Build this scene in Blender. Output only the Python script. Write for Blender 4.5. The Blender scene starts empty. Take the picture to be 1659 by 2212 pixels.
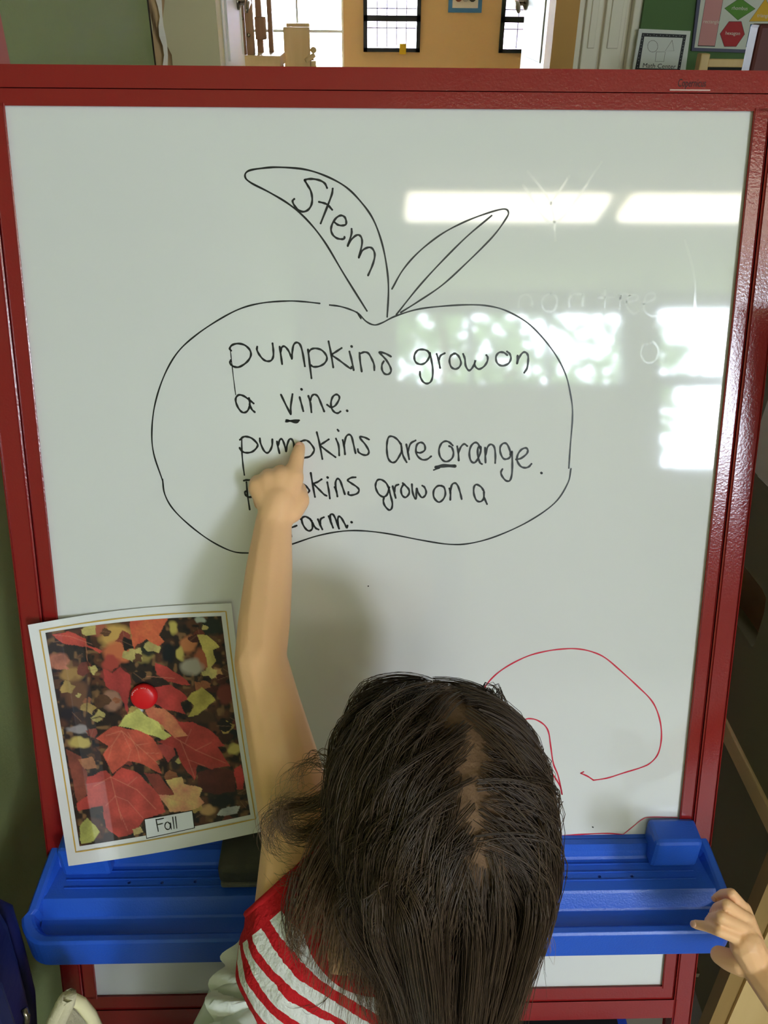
import bpy, bmesh, math, random
import numpy as np
from mathutils import Vector, Matrix

random.seed(4); np.random.seed(4)
SC = bpy.context.scene
COL = SC.collection

# ------------------------------------------------------------------ camera
F_PX, CX, CY, IW, IH = 1790.0, 829.5, 1106.0, 1659, 2212
R_BOARD = np.array([[0.99968624, -0.00187768, -0.02497806],
                    [-0.00448022, 0.96770243, -0.2520554],
                    [0.02464461, 0.25208822, 0.96739039]])
T_BOARD = np.array([-6.77121743e-04, -3.77838264e-01, 7.74769504e-01])
TAU = math.radians(17.4)          # lean of the easel
HC = 1.30                         # camera height
_up = -R_BOARD[:, 1]; _n = R_BOARD[:, 2]
M = np.stack([R_BOARD[:, 0],
              math.sin(TAU) * _up + math.cos(TAU) * _n,
              math.cos(TAU) * _up - math.sin(TAU) * _n])
C = np.array([0, 0, HC])
TOP = M @ T_BOARD + C             # top centre of the white panel
ED = np.array([0, -math.sin(TAU), -math.cos(TAU)])   # down the board
EN = np.array([0, -math.cos(TAU), math.sin(TAU)])    # out of the board

cam = bpy.data.cameras.new('camera')
cam.sensor_fit = 'VERTICAL'; cam.sensor_height = 36.0
cam.lens = F_PX / IH * 36.0
cam.clip_start = 0.02; cam.clip_end = 200
camo = bpy.data.objects.new('camera', cam); COL.objects.link(camo)
mw = Matrix.Identity(4)
flip = np.diag([1, -1, -1])
Rw = M @ flip
for i in range(3):
    for j in range(3):
        mw[i][j] = Rw[i, j]
    mw[i][3] = C[i]
camo.matrix_world = mw
SC.camera = camo

# ------------------------------------------------------------------ world, exposure
SKY = 9.0
w = bpy.data.worlds.new('sky'); SC.world = w; w.use_nodes = True
bg = w.node_tree.nodes['Background']
bg.inputs[0].default_value = (0.77, 0.865, 1.0, 1); bg.inputs[1].default_value = SKY
SC.view_settings.view_transform = 'Standard'
SC.view_settings.look = 'None'
SC.view_settings.exposure = 2.72
SC.view_settings.gamma = 1.0
SC.view_settings.use_curve_mapping = False
SC.cycles.use_denoising = True
SC.cycles.max_bounces = 8
SC.cycles.diffuse_bounces = 5
SC.cycles.sample_clamp_indirect = 6.0

# ------------------------------------------------------------------ pixel -> place
def rd(px, py): return M @ np.array([(px - CX) / F_PX, (py - CY) / F_PX, 1.0])
def at(px, py, d): return C + rd(px, py) * d
def plane(px, py, p, nn):
    r = rd(px, py); return C + r * (((p - C) @ nn) / (r @ nn))
def BN(px, py, nv=0.0): return plane(px, py, TOP + EN * nv, EN)
def onX(px, py, v): return plane(px, py, np.array([v, 0, 0]), np.array([1., 0, 0]))
def onY(px, py, v): return plane(px, py, np.array([0, v, 0]), np.array([0, 1., 0]))
def onZ(px, py, v): return plane(px, py, np.array([0, 0, v]), np.array([0, 0, 1.]))
def bs(px, py, nv=0.0):
    p = BN(px, py, nv) - TOP; return p[0], p @ ED
def BP(bx, s, n=0.0): return TOP + np.array([bx, 0, 0]) + ED * s + EN * n

# ------------------------------------------------------------------ materials
def lin(c):
    return tuple(((v / 255) / 12.92 if v / 255 <= .04045 else ((v / 255 + .055) / 1.055) ** 2.4) for v in c)
def mat(name, rgb, rough=0.5, spec=0.5, var=0.0, vscale=8.0, bump=0.0, bscale=60.0, metal=0.0, coat=0.0,
        emit=None, estr=0.0, sss=0.0, trans=0.0, alpha=1.0, linear=False):
    m = bpy.data.materials.new(name); m.use_nodes = True
    nt = m.node_tree; b = nt.nodes['Principled BSDF']
    c = rgb if linear else lin(rgb)
    b.inputs['Base Color'].default_value = (*c, 1)
    b.inputs['Roughness'].default_value = rough
    b.inputs['Specular IOR Level'].default_value = spec
    b.inputs['Metallic'].default_value = metal
    b.inputs['Coat Weight'].default_value = coat
    b.inputs['Coat Roughness'].default_value = 0.03
    b.inputs['Alpha'].default_value = alpha
    if sss:
        b.inputs['Subsurface Weight'].default_value = sss
        b.inputs['Subsurface Radius'].default_value = (.010, .004, .002)
        b.inputs['Subsurface Scale'].default_value = 0.6
    if trans: b.inputs['Transmission Weight'].default_value = trans
    if emit:
        b.inputs['Emission Color'].default_value = (*lin(emit), 1)
        b.inputs['Emission Strength'].default_value = estr
    tc = None
    if var or bump:
        tc = nt.nodes.new('ShaderNodeTexCoord')
    if var:
        no = nt.nodes.new('ShaderNodeTexNoise'); no.inputs['Scale'].default_value = vscale
        no.inputs['Detail'].default_value = 4
        nt.links.new(tc.outputs['Object'], no.inputs['Vector'])
        mx = nt.nodes.new('ShaderNodeMix'); mx.data_type = 'RGBA'
        mx.inputs[6].default_value = (*[max(0, v * (1 - var)) for v in c], 1)
        mx.inputs[7].default_value = (*[min(1, v * (1 + var)) for v in c], 1)
        nt.links.new(no.outputs['Fac'], mx.inputs[0])
        nt.links.new(mx.outputs[2], b.inputs['Base Color'])
    if bump:
        n2 = nt.nodes.new('ShaderNodeTexNoise'); n2.inputs['Scale'].default_value = bscale
        n2.inputs['Detail'].default_value = 3
        nt.links.new(tc.outputs['Object'], n2.inputs['Vector'])
        bp = nt.nodes.new('ShaderNodeBump'); bp.inputs['Strength'].default_value = bump
        bp.inputs['Distance'].default_value = 0.002
        nt.links.new(n2.outputs['Fac'], bp.inputs['Height'])
        nt.links.new(bp.outputs['Normal'], b.inputs['Normal'])
    return m

def wood(name, c1, c2, scale=6.0, axis='Z', rough=0.45):
    m = bpy.data.materials.new(name); m.use_nodes = True
    nt = m.node_tree; b = nt.nodes['Principled BSDF']; b.inputs['Roughness'].default_value = rough
    tc = nt.nodes.new('ShaderNodeTexCoord'); mp = nt.nodes.new('ShaderNodeMapping')
    sc = {'X': (1, 14, 14), 'Y': (14, 1, 14), 'Z': (14, 14, 1)}[axis]
    mp.inputs['Scale'].default_value = sc
    no = nt.nodes.new('ShaderNodeTexNoise'); no.inputs['Scale'].default_value = scale; no.inputs['Detail'].default_value = 6
    mx = nt.nodes.new('ShaderNodeMix'); mx.data_type = 'RGBA'
    mx.inputs[6].default_value = (*lin(c1), 1); mx.inputs[7].default_value = (*lin(c2), 1)
    nt.links.new(tc.outputs['Object'], mp.inputs[0]); nt.links.new(mp.outputs[0], no.inputs['Vector'])
    nt.links.new(no.outputs['Fac'], mx.inputs[0]); nt.links.new(mx.outputs[2], b.inputs['Base Color'])
    return m

def attr_mat(name, rough=0.6, spec=0.3, attr='Col', gain=1.0):
    m = bpy.data.materials.new(name); m.use_nodes = True
    nt = m.node_tree; b = nt.nodes['Principled BSDF']
    b.inputs['Roughness'].default_value = rough; b.inputs['Specular IOR Level'].default_value = spec
    a = nt.nodes.new('ShaderNodeAttribute'); a.attribute_name = attr
    nt.links.new(a.outputs['Color'], b.inputs['Base Color'])
    return m

# ------------------------------------------------------------------ object helpers
WL = {}   # world location of every parent
def tag(o, label=None, cat=None, group=None, kind=None):
    if label: o['label'] = label
    if cat: o['category'] = cat
    if group: o['group'] = group
    if kind: o['kind'] = kind
    return o
def thing(name, loc, label, cat, group=None):
    o = bpy.data.objects.new(name, None); COL.objects.link(o)
    o.empty_display_size = 0.05
    o.location = tuple(loc); WL[o] = np.array(loc, float)
    return tag(o, label, cat, group)
def put(name, me, m, parent=None, smooth=False):
    """links a mesh whose vertices are in world coordinates"""
    if m is not None:
        for x in (m if isinstance(m, (list, tuple)) else [m]): me.materials.append(x)
    if smooth:
        me.polygons.foreach_set('use_smooth', [True] * len(me.polygons))
    n = len(me.vertices); co = np.empty(n * 3); me.vertices.foreach_get('co', co); co = co.reshape(-1, 3)
    o = bpy.data.objects.new(name, me); COL.objects.link(o)
    lo, hi = co.min(0), co.max(0)
    base = np.array([(lo[0] + hi[0]) / 2, (lo[1] + hi[1]) / 2, lo[2]])
    me.vertices.foreach_set('co', (co - base).ravel()); me.update()
    WL[o] = base
    if parent is not None:
        o.parent = parent; o.location = tuple(base - WL[parent])
    else:
        o.location = tuple(base)
    return o
def pyd(name, v, f, m, parent=None, smooth=False):
    me = bpy.data.meshes.new(name)
    me.from_pydata([tuple(map(float, p)) for p in v], [], [tuple(map(int, q)) for q in f])
    me.update()
    return put(name, me, m, parent, smooth)
def from_bm(name, bm, m, parent=None, smooth=False):
    me = bpy.data.meshes.new(name); bmesh.ops.recalc_face_normals(bm, faces=bm.faces[:]); bm.to_mesh(me); bm.free()
    return put(name, me, m, parent, smooth)
def bm_box(bm, c, d, ax=None, bev=0.0, seg=2):
    """box centred at c, dims d along axes ax (3 unit vectors)"""
    ax = ax if ax is not None else np.eye(3)
    r = bmesh.ops.create_cube(bm, size=1.0); vs = r['verts']
    for v in vs:
        p = np.array(c) + ax[0] * v.co[0] * d[0] + ax[1] * v.co[1] * d[1] + ax[2] * v.co[2] * d[2]
        v.co = p
    if bev:
        es = list({e for v in vs for e in v.link_edges})
        bmesh.ops.bevel(bm, geom=es, offset=bev, segments=seg, affect='EDGES', profile=.5)
def box(name, c, d, m, parent=None, ax=None, bev=0.0, smooth=False):
    bm = bmesh.new(); bm_box(bm, c, d, ax, bev); return from_bm(name, bm, m, parent, smooth)
def box2(name, lo, hi, m, parent=None, bev=0.0):
    lo, hi = np.array(lo, float), np.array(hi, float)
    return box(name, (lo + hi) / 2, hi - lo, m, parent, None, bev)
BAX = np.stack([np.array([1., 0, 0]), ED, EN])
def bbox(name, x0, x1, s0, s1, n0, n1, m, parent=None, bev=0.0):
    """box in board coordinates"""
    return box(name, BP((x0 + x1) / 2, (s0 + s1) / 2, (n0 + n1) / 2), (abs(x1 - x0), abs(s1 - s0), abs(n1 - n0)), m, parent, BAX, bev)
def unit(v): v = np.array(v, float); return v / (np.linalg.norm(v) + 1e-12)
def tube(name, pts, r, m, parent=None, seg=8, caps=True):
    bm = bmesh.new(); add_tube(bm, pts, r, seg); return from_bm(name, bm, m, parent, True)
def add_tube(bm, pts, r, seg=8):
    pts = [np.array(p, float) for p in pts]; n = len(pts)
    rs = r if hasattr(r, '__len__') else [r] * n
    t0 = unit(pts[1] - pts[0]); ref = np.array([0, 0, 1.]) if abs(t0[2]) < .9 else np.array([1., 0, 0])
    a = unit(np.cross(t0, ref)); rings = []
    for i in range(n):
        t = unit(pts[min(i + 1, n - 1)] - pts[max(i - 1, 0)])
        a = unit(a - t * (a @ t)); b = np.cross(t, a)
        rings.append([bm.verts.new(pts[i] + (a * math.cos(k * 2 * math.pi / seg) + b * math.sin(k * 2 * math.pi / seg)) * rs[i]) for k in range(seg)])
    for i in range(n - 1):
        for k in range(seg):
            bm.faces.new([rings[i][k], rings[i][(k + 1) % seg], rings[i + 1][(k + 1) % seg], rings[i + 1][k]])
    bm.faces.new(rings[0]); bm.faces.new(rings[-1])
def add_lathe(bm, c, prof, ax=None, seg=32):
    """prof: list of (radius, height); ax third axis is the spin axis"""
    ax = ax if ax is not None else np.eye(3); rings = []
    for r, h in prof:
        rings.append([bm.verts.new(np.array(c) + ax[2] * h + (ax[0] * math.cos(k * 2 * math.pi / seg) + ax[1] * math.sin(k * 2 * math.pi / seg)) * max(r, 1e-5)) for k in range(seg)])
    for i in range(len(prof) - 1):
        for k in range(seg):
            bm.faces.new([rings[i][k], rings[i][(k + 1) % seg], rings[i + 1][(k + 1) % seg], rings[i + 1][k]])
    bm.faces.new(rings[0]); bm.faces.new(rings[-1])
def catmull(pts, sub=6):
    p = [np.array(q, float) for q in pts]
    if len(p) < 3:
        return [p[0] + (p[-1] - p[0]) * k / sub for k in range(sub + 1)]
    p = [2 * p[0] - p[1]] + p + [2 * p[-1] - p[-2]]; out = []
    for i in range(1, len(p) - 2):
        for k in range(sub):
            t = k / sub
            out.append(.5 * (2 * p[i] + (p[i + 1] - p[i - 1]) * t + (2 * p[i - 1] - 5 * p[i] + 4 * p[i + 1] - p[i + 2]) * t * t
                             + (-p[i - 1] + 3 * p[i] - 3 * p[i + 1] + p[i + 2]) * t ** 3))
    out.append(p[-2]); return out
def ribbon2d(V, Fc, pts, width, seg=6):
    """flat stroke with round ends, in a 2-D plane; appends to V (2-D) and Fc"""
    pts = [np.array(q, float) for q in pts]; n = len(pts); h = width / 2
    L, Rr = [], []
    for i in range(n):
        t = unit(pts[min(i + 1, n - 1)] - pts[max(i - 1, 0)]); nn = np.array([-t[1], t[0]])
        hw = h * (1 + .13 * math.sin(i * .7 + pts[0][0] * 60))
        L.append(pts[i] + nn * hw); Rr.append(pts[i] - nn * hw)
    b = len(V); V += L + Rr
    for i in range(n - 1): Fc.append((b + i, b + i + 1, b + n + i + 1, b + n + i))
    for end, q in ((0, pts[0]), (1, pts[-1])):
        c = len(V); V.append(q); k0 = len(V)
        for k in range(13):
            V.append(q + h * np.array([math.cos(k * math.pi / 6), math.sin(k * math.pi / 6)]))
        for k in range(12): Fc.append((c, k0 + k, k0 + k + 1))
def text_mesh(s, size, align='CENTER', spacing=1.0):
    cu = bpy.data.curves.new('t', 'FONT'); cu.body = s; cu.size = size; cu.align_x = align; cu.align_y = 'CENTER'
    cu.space_character = spacing; cu.resolution_u = 3
    o = bpy.data.objects.new('t', cu); COL.objects.link(o)
    bpy.context.view_layer.update()
    me = bpy.data.meshes.new_from_object(o.evaluated_get(bpy.context.evaluated_depsgraph_get()))
    bpy.data.objects.remove(o); bpy.data.curves.remove(cu)
    return me
def text(name, s, size, org, ax, m, parent, sx=1.0, shear=0.0):
    me = text_mesh(s, size); co = np.empty(len(me.vertices) * 3); me.vertices.foreach_get('co', co); co = co.reshape(-1, 3)
    out = np.array(org) + np.outer(co[:, 0] * sx + co[:, 1] * shear, ax[0]) + np.outer(co[:, 1], ax[1])
    me.vertices.foreach_set('co', out.ravel()); me.materials.clear()
    return put(name, me, m, parent)
def prism(name, poly3, thick_vec, m, parent=None, bev=0.0):
    """extrudes a planar outline (list of 3-D points)"""
    bm = bmesh.new(); vs = [bm.verts.new(p) for p in poly3]; f = bm.faces.new(vs)
    r = bmesh.ops.extrude_face_region(bm, geom=[f])
    for v in r['geom']:
        if isinstance(v, bmesh.types.BMVert): v.co = Vector(np.array(v.co) + np.array(thick_vec))
    if bev:
        bmesh.ops.bevel(bm, geom=bm.edges[:], offset=bev, segments=2, affect='EDGES', profile=.5)
    return from_bm(name, bm, m, parent)
def struct(o): o['kind'] = 'structure'; return o

# ------------------------------------------------------------------ material library
M_RED = mat('red_enamel', (142, 30, 30), .14, .6, bump=.08, bscale=400, var=.08, vscale=4)
M_REDIN = M_RED
M_BOARD = mat('whiteboard_enamel', (228, 228, 228), .045, .75, var=.012, vscale=3)
M_BLUE = mat('blue_plastic', (42, 96, 212), .32, .5, var=.1, vscale=7, bump=.15, bscale=500)
M_BLUED = mat('blue_bin_plastic', (22, 60, 170), .45, .5)
M_BLACKP = mat('black_plastic', (18, 18, 20), .5, .4)
M_INK = mat('black_marker', (12, 13, 13), .35, .4)
M_REDINK = mat('red_marker', (212, 30, 62), .4, .4)
M_PINKINK = mat('faded_red_marker', (214, 84, 104), .4, .4)
M_GHOST = mat('wiped_marker_ghost', (232, 232, 231), .09, .75)
M_SKIN = mat('skin', (250, 196, 148), .5, .35, var=.05, vscale=16, bump=.12, bscale=260, sss=.12)
M_LEFTG = mat('green_wall_paint', (150, 162, 106), .7, .3, var=.04, vscale=2, bump=.25, bscale=240)
M_CREAM = mat('cream_wall_paint', (206, 202, 190), .7, .3, var=.04, vscale=2, bump=.2, bscale=200)
M_GREEN = mat('deep_green_wall_paint', (88, 118, 72), .7, .3, var=.05, vscale=2, bump=.2, bscale=200)
M_ORANGE = mat('apricot_wall_paint', (246, 200, 134), .7, .3, var=.03, vscale=2)
M_WHITEP = mat('white_paint', (232, 228, 216), .5, .4, var=.03, vscale=3)
M_CEIL = mat('ceiling_tile', (226, 224, 214), .8, .2, var=.05, vscale=20)
M_FLOOR = mat('vinyl_floor', (140, 134, 120), .45, .4, var=.12, vscale=5)
M_TAN = wood('light_maple', (206, 170, 110), (226, 194, 138), 3, 'Z')
M_TANY = wood('light_maple_along', (190, 156, 104), (214, 182, 128), 3, 'Y')
M_WOODB = wood('brown_wood', (120, 84, 50), (158, 116, 74), 4, 'Z')
M_METAL = mat('brushed_nickel', (150, 140, 124), .25, .5, metal=1.0)
M_WHITE = mat('white_plastic', (240, 240, 236), .4, .5)

# ------------------------------------------------------------------ room shell
XL, YB, XR, YF, ZC = -0.46, -4.4, 4.4, 3.4, 2.7
struct(box2('floor', (-3.2, YB - .1, -.1), (XR + .1, 7.8, 0), M_FLOOR))
struct(box2('ceiling', (-3.2, YB - .1, ZC), (XR + .1, 7.8, ZC + .1), M_CEIL))
struct(box2('wall_left', (XL - .12, YB, 0), (XL, 2.1, ZC), M_LEFTG))
struct(box2('wall_right', (XR, YB, 0), (XR + .1, YF, ZC), M_CREAM))
struct(box2('wall_corridor', (-3.2, 2.0, 0), (XL - .12, 2.1, ZC), M_CREAM))
struct(box2('wall_corridor_end', (-3.2, 2.1, 0), (-3.1, YF, ZC), M_CREAM))

def wall_with_openings(name, X0, X1, Y0, Y1, holes, m):
    """wall between Y0 and Y1 with rectangular holes (x0,x1,z0,z1)"""
    xs = sorted({X0, X1, *[h[0] for h in holes], *[h[1] for h in holes]})
    zs = sorted({0, ZC, *[h[2] for h in holes], *[h[3] for h in holes]})
    bm = bmesh.new()
    for i in range(len(xs) - 1):
        for j in range(len(zs) - 1):
            cx_, cz_ = (xs[i] + xs[i + 1]) / 2, (zs[j] + zs[j + 1]) / 2
            if any(h[0] < cx_ < h[1] and h[2] < cz_ < h[3] for h in holes): continue
            bm_box(bm, (cx_, (Y0 + Y1) / 2, cz_), (xs[i + 1] - xs[i], Y1 - Y0, zs[j + 1] - zs[j]))
    bmesh.ops.remove_doubles(bm, verts=bm.verts[:], dist=1e-5)
    return struct(from_bm(name, bm, m))
def portal(x0, x1, y, z0, z1, into):
    l = bpy.data.lights.new('window_back_offscreen', 'AREA'); l.shape = 'RECTANGLE'; l.size = x1 - x0; l.size_y = z1 - z0
    l.cycles.is_portal = True
    o = bpy.data.objects.new('window_back_offscreen', l); COL.objects.link(o)
    o.location = ((x0 + x1) / 2, y, (z0 + z1) / 2)
    o.rotation_euler = (math.pi / 2 if into > 0 else -math.pi / 2, 0, 0)

# the wall behind the photographer, with the windows that mirror in the board
HOLES_B = [(0.22, 1.96, 2.00, 2.60), (2.17, 3.00, 1.38, 2.64)]
wall_with_openings('wall_back', XL - .12, XR + .1, YB - .12, YB, HOLES_B, M_CREAM)
M_FRAME = mat('grey_window_frame', (120, 122, 124), .5, .4)
def window(name, x0, x1, y, z0, z1, nx, zbars, m, t=.035, tb=.045):
    fr = struct(thing(name, (x0, y, z0), None, None))
    for (a, b, c_, d_) in ((x0, x1, z0, z0 + t), (x0, x1, z1 - t, z1), (x0, x0 + t, z0, z1), (x1 - t, x1, z0, z1)):
        box2('window_frame', (a, y - .05, c_), (b, y + .03, d_), m, fr)
    xs = [x0 + (x1 - x0) * k / nx for k in range(nx + 1)]
    for k in range(1, nx):
        box2('mullion', (xs[k] - t / 2, y - .04, z0 + t), (xs[k] + t / 2, y + .02, z1 - t), m, fr)
    for z in zbars:
        box2('transom_bar', (x0 + t, y - .045, z - tb), (x1 - t, y + .025, z + tb), m, fr)
    return fr
window('window_1', 0.22, 1.96, YB - .05, 2.00, 2.60, 3, [], M_FRAME)
window('window_2', 2.17, 3.00, YB - .05, 1.38, 2.64, 1, [2.06], M_FRAME)
for h in HOLES_B: portal(h[0], h[1], YB - .11, h[2], h[3], 1)

# ground and trees outside the back windows
struct(box2('ground_outside', (-14, -22, -.35), (18, YB - .2, -.25), mat('grass_ground', (120, 130, 84), .9, .1, var=.2, vscale=1)))
M_LEAF = mat('tree_leaf', (92, 112, 70), .6, .3, var=.3, vscale=1.5)
M_BARK = mat('tree_bark', (96, 80, 64), .9, .1, var=.3, vscale=9, bump=.6, bscale=30)
def tree(x, y, h, rad, n, label, sd, zlow):
    rng = np.random.RandomState(sd)
    t = thing('tree', (x, y, -.25), label, 'tree', 'trees outside the classroom windows')
    tube('trunk', [(x, y, -.25), (x + .05, y, h * .4), (x - .04, y + .05, h * .75), (x, y, h * .95)], [.13, .11, .07, .03], M_BARK, t, 10)
    for k in range(7):
        a = k * 2.4; z0 = h * (.35 + .06 * k)
        tube('branch', [(x, y, z0), (x + math.cos(a) * rad * .45, y + math.sin(a) * rad * .4, z0 + .35), (x + math.cos(a) * rad * .85, y + math.sin(a) * rad * .8, z0 + .55)], [.045, .03, .012], M_BARK, t, 6)
    V, Fc = [], []
    for k in range(n):
        u = rng.normal(size=3); u /= np.linalg.norm(u); r = rad * rng.uniform(.25, 1) ** .6
        c = np.array([x, y, h * .72]) + u * np.array([r, r, (h * .72 - zlow) * r / rad])
        a = rng.normal(size=3); a /= np.linalg.norm(a); b = unit(np.cross(a, rng.normal(size=3)))
        s = rng.uniform(.09, .20); i = len(V)
        V += [c - a * s, c + b * s * .5, c + a * s, c - b * s * .5]; Fc.append((i, i + 1, i + 2, i + 3))
    fo = pyd('foliage', V, Fc, M_LEAF, t); fo['kind'] = 'stuff'
tree(0.9, -7.0, 3.9, 1.35, 620, 'leafy tree standing outside the wide high window', 1, 1.7)
tree(3.6, -9.6, 4.4, 1.0, 320, 'thin leafy tree standing outside between the two windows', 2, 2.0)

# ceiling fluorescent lamps (they mirror as two long bars in the board)
M_TUBE = mat('fluorescent_diffuser', (250, 246, 226), .4, .4, emit=(255, 248, 230), estr=2.2)
for (x0, x1, y0, y1, lb) in ((0.24, 1.30, -2.88, -2.60, 'long fluorescent ceiling fixture over the middle of the classroom'),
                             (1.42, 2.60, -2.88, -2.60, 'long fluorescent ceiling fixture towards the right wall of the classroom')):
    t = thing('ceiling_lamp_offscreen', ((x0 + x1) / 2, (y0 + y1) / 2, ZC - .08), lb, 'lamp', 'fluorescent ceiling lamps')
    box2('lamp_housing', (x0 - .02, y0 - .02, ZC - .04), (x1 + .02, y1 + .02, ZC - .001), M_WHITEP, t)
    box2('diffuser_offscreen', (x0, y0, ZC - .085), (x1, y1, ZC - .04), M_TUBE, t, .012)

# ------------------------------------------------------------------ far wall with doorway, and the room beyond
xa = onY(470, 60, YF)[0]; xb = onY(1196, 60, YF)[0]; xc = onY(1247, 60, YF)[0]; xd = onY(1384, 60, YF)[0]
def ywall(name, X0, X1, Y0, Y1, m): return struct(box2(name, (X0, Y0, 0), (X1, Y1, ZC), m))
ywall('wall_front_left', -3.2, xa, YF, YF + .12, mat('straw_wall_paint', (224, 212, 166), .7, .3, var=.04, vscale=2))
ywall('wall_front_middle', xb, xc, YF, YF + .12, mat('tan_wall_paint', (206, 158, 92), .7, .3, var=.05, vscale=2))
ywall('wall_front_closet', xc, xd, YF + .10, YF + .14, M_CREAM)
ywall('wall_front_right', xd, XR + .1, YF, YF + .12, M_GREEN)
struct(box2('wall_front_header', (xa, YF, 2.2), (xb, YF + .12, ZC), M_CREAM))
# far room shell
YFF = 7.4
FW = [(onY(785, 50, YFF)[0], onY(908, 50, YFF)[0]), (onY(1081, 50, YFF)[0], onY(1081, 50, YFF)[0] + .62)]
zsill = onY(850, 112, YFF)[2]
GW = (onY(542, 60, YFF)[0], onY(742, 60, YFF)[0], .55, 2.45)
wall_with_openings('wall_far_room', -3.2, 3.2, YFF, YFF + .12, [(a, b, zsill, zsill + 1.25) for a, b in FW] + [GW], M_ORANGE)
window('window_5', GW[0], GW[1], YFF + .06, GW[2], GW[3], 2, [onY(597, 67, YFF)[2]], M_WHITEP, .016, .010)
PX0 = FW[0][0] - .12
struct(box2('ground_garden', (-14, YFF + .12, -.35), (PX0, 24, -.25), mat('garden_ground', (120, 130, 84), .9, .1, var=.2, vscale=1)))
struct(box2('wall_far_left', (-3.2, YF + .12, 0), (-3.1, YFF, ZC), M_WHITEP))
struct(box2('wall_far_right', (3.1, YF + .12, 0), (3.2, YFF, ZC), M_ORANGE))
M_BLKF = mat('black_window_frame', (26, 24, 26), .4, .5)
M_FENCE = mat('fence_wire', (90, 86, 96), .5, .4)
M_PANE = mat('pane_glass', (225, 222, 240), .05, .5, trans=0.0, alpha=.12)
for i, (a, b) in enumerate(FW):
    fr = struct(thing('window_%d' % (i + 3), (a, YFF, zsill), None, None)); t = .03; z1 = zsill + 1.25
    for (p, q, r_, s_) in ((a, b, zsill, zsill + t * .9), (a, b, z1 - t, z1), (a, a + t, zsill, z1), (b - t, b, zsill, z1), (a, b, zsill + .205, zsill + .245)):
        box2('window_frame', (p, YFF - .03, r_), (q, YFF + .05, s_), M_BLKF, fr)
    box2('pane', (a + t, YFF + .015, zsill + t), (b - t, YFF + .02, z1 - t), M_PANE, fr)
    n = 5
    for k in range(1, n):
        x = a + t + (b - a - 2 * t) * k / n
        box2('grille_wire', (x - .004, YFF + .03, zsill + t), (x + .004, YFF + .038, z1 - t), M_FENCE, fr)
    for k in range(1, 9):
        z = zsill + t + k * .13
        box2('grille_wire', (a + t, YFF + .03, z - .004), (b - t, YFF + .038, z + .004), M_FENCE, fr)
# view outside those windows, dimmed by an added roof and outer wall
M_LILAC = mat('pale_rendered_wall', (206, 198, 222), .8, .2, var=.06, vscale=2)
struct(box2('added_shade_roof', (PX0, YFF + .12, 2.62), (9, 11.4, 2.7), M_WHITEP))  # unseen slab, added to keep sky light off the lilac wall
struct(box2('added_shade_wall', (PX0, 11.2, -.3), (9, 11.4, 2.62), M_LILAC))  # hidden behind the lilac wall, added to close off sky light
struct(box2('outside_floor', (PX0, YFF + .12, -.3), (9, 11.2, -.25), M_LILAC))
nb = thing('neighbouring_wall', (1.2, 11.0, -.25), 'pale lilac rendered wall outside the far windows', 'wall')
box2('render', (PX0, 11.0, -.25), (6.5, 11.2, 1.9), M_LILAC, nb)
M_GB = [mat('grey_brick_%s' % s, c, .8, .2, var=.1) for s, c in (('dark', (120, 112, 128)), ('pale', (170, 162, 178)))]
bx0 = onY(1115, 50, 10.95)[0]
brme = {}
for r_ in range(14):
    for k in range(5):
        x = bx0 + k * .23 + (.11 if r_ % 2 else 0); z = .55 + r_ * .085
        box2('brick', (x, 10.96, z), (x + .21, 10.999, z + .07), M_GB[(r_ * 3 + k * 5) % 2], nb)
tg = thing('key_tag', onY(869, 112, YFF - .04), 'small yellow paper tag hanging on the black-framed window', 'tag')
c0 = onY(870, 106, YFF - .04)
box('tag_body', c0, (.052, .004, .072), mat('yellow_card', (240, 196, 40), .6, .3), tg, None, .0015)
tube('tag_string', [c0 + np.array([0, 0, .03]), c0 + np.array([.004, 0, .07]), c0 + np.array([0, .006, .10])], .002, M_WHITE, tg, 5)
# poster on the far wall
pp = thing('animal_poster', onY(1004, 27, YFF - .01), 'blue-bordered picture card on the apricot wall between the far windows', 'poster')
pa, pb = onY(968, 27, YFF - .01), onY(1040, 27, YFF - .01)
box2('poster_border', (pa[0], YFF - .012, pa[2]), (pb[0], YFF - .004, pa[2] + .42), mat('blue_border', (86, 140, 186), .6, .3), pp)
box2('poster_sheet', (pa[0] + .03, YFF - .015, pa[2] + .03), (pb[0] - .03, YFF - .0115, pa[2] + .39), mat('poster_cream', (240, 226, 204), .6, .3), pp)
for k, cc in enumerate(((150, 84, 62), (206, 196, 180), (70, 62, 60))):
    x = pa[0] + .075 + k * (pb[0] - pa[0] - .15) / 2
    for j in range(2):
        bm = bmesh.new(); add_lathe(bm, (x, YFF - .0155, pa[2] + .115 + j * .15), [(.0, 0), (.034, 0), (.034, .003), (0, .003)], np.array([[1., 0, 0], [0, 0, 1.35], [0, -1., 0]]), 14)
        from_bm('printed_picture', bm, mat('print_%d_%d' % (k, j), cc, .6, .3, var=.4, vscale=60), pp)

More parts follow.
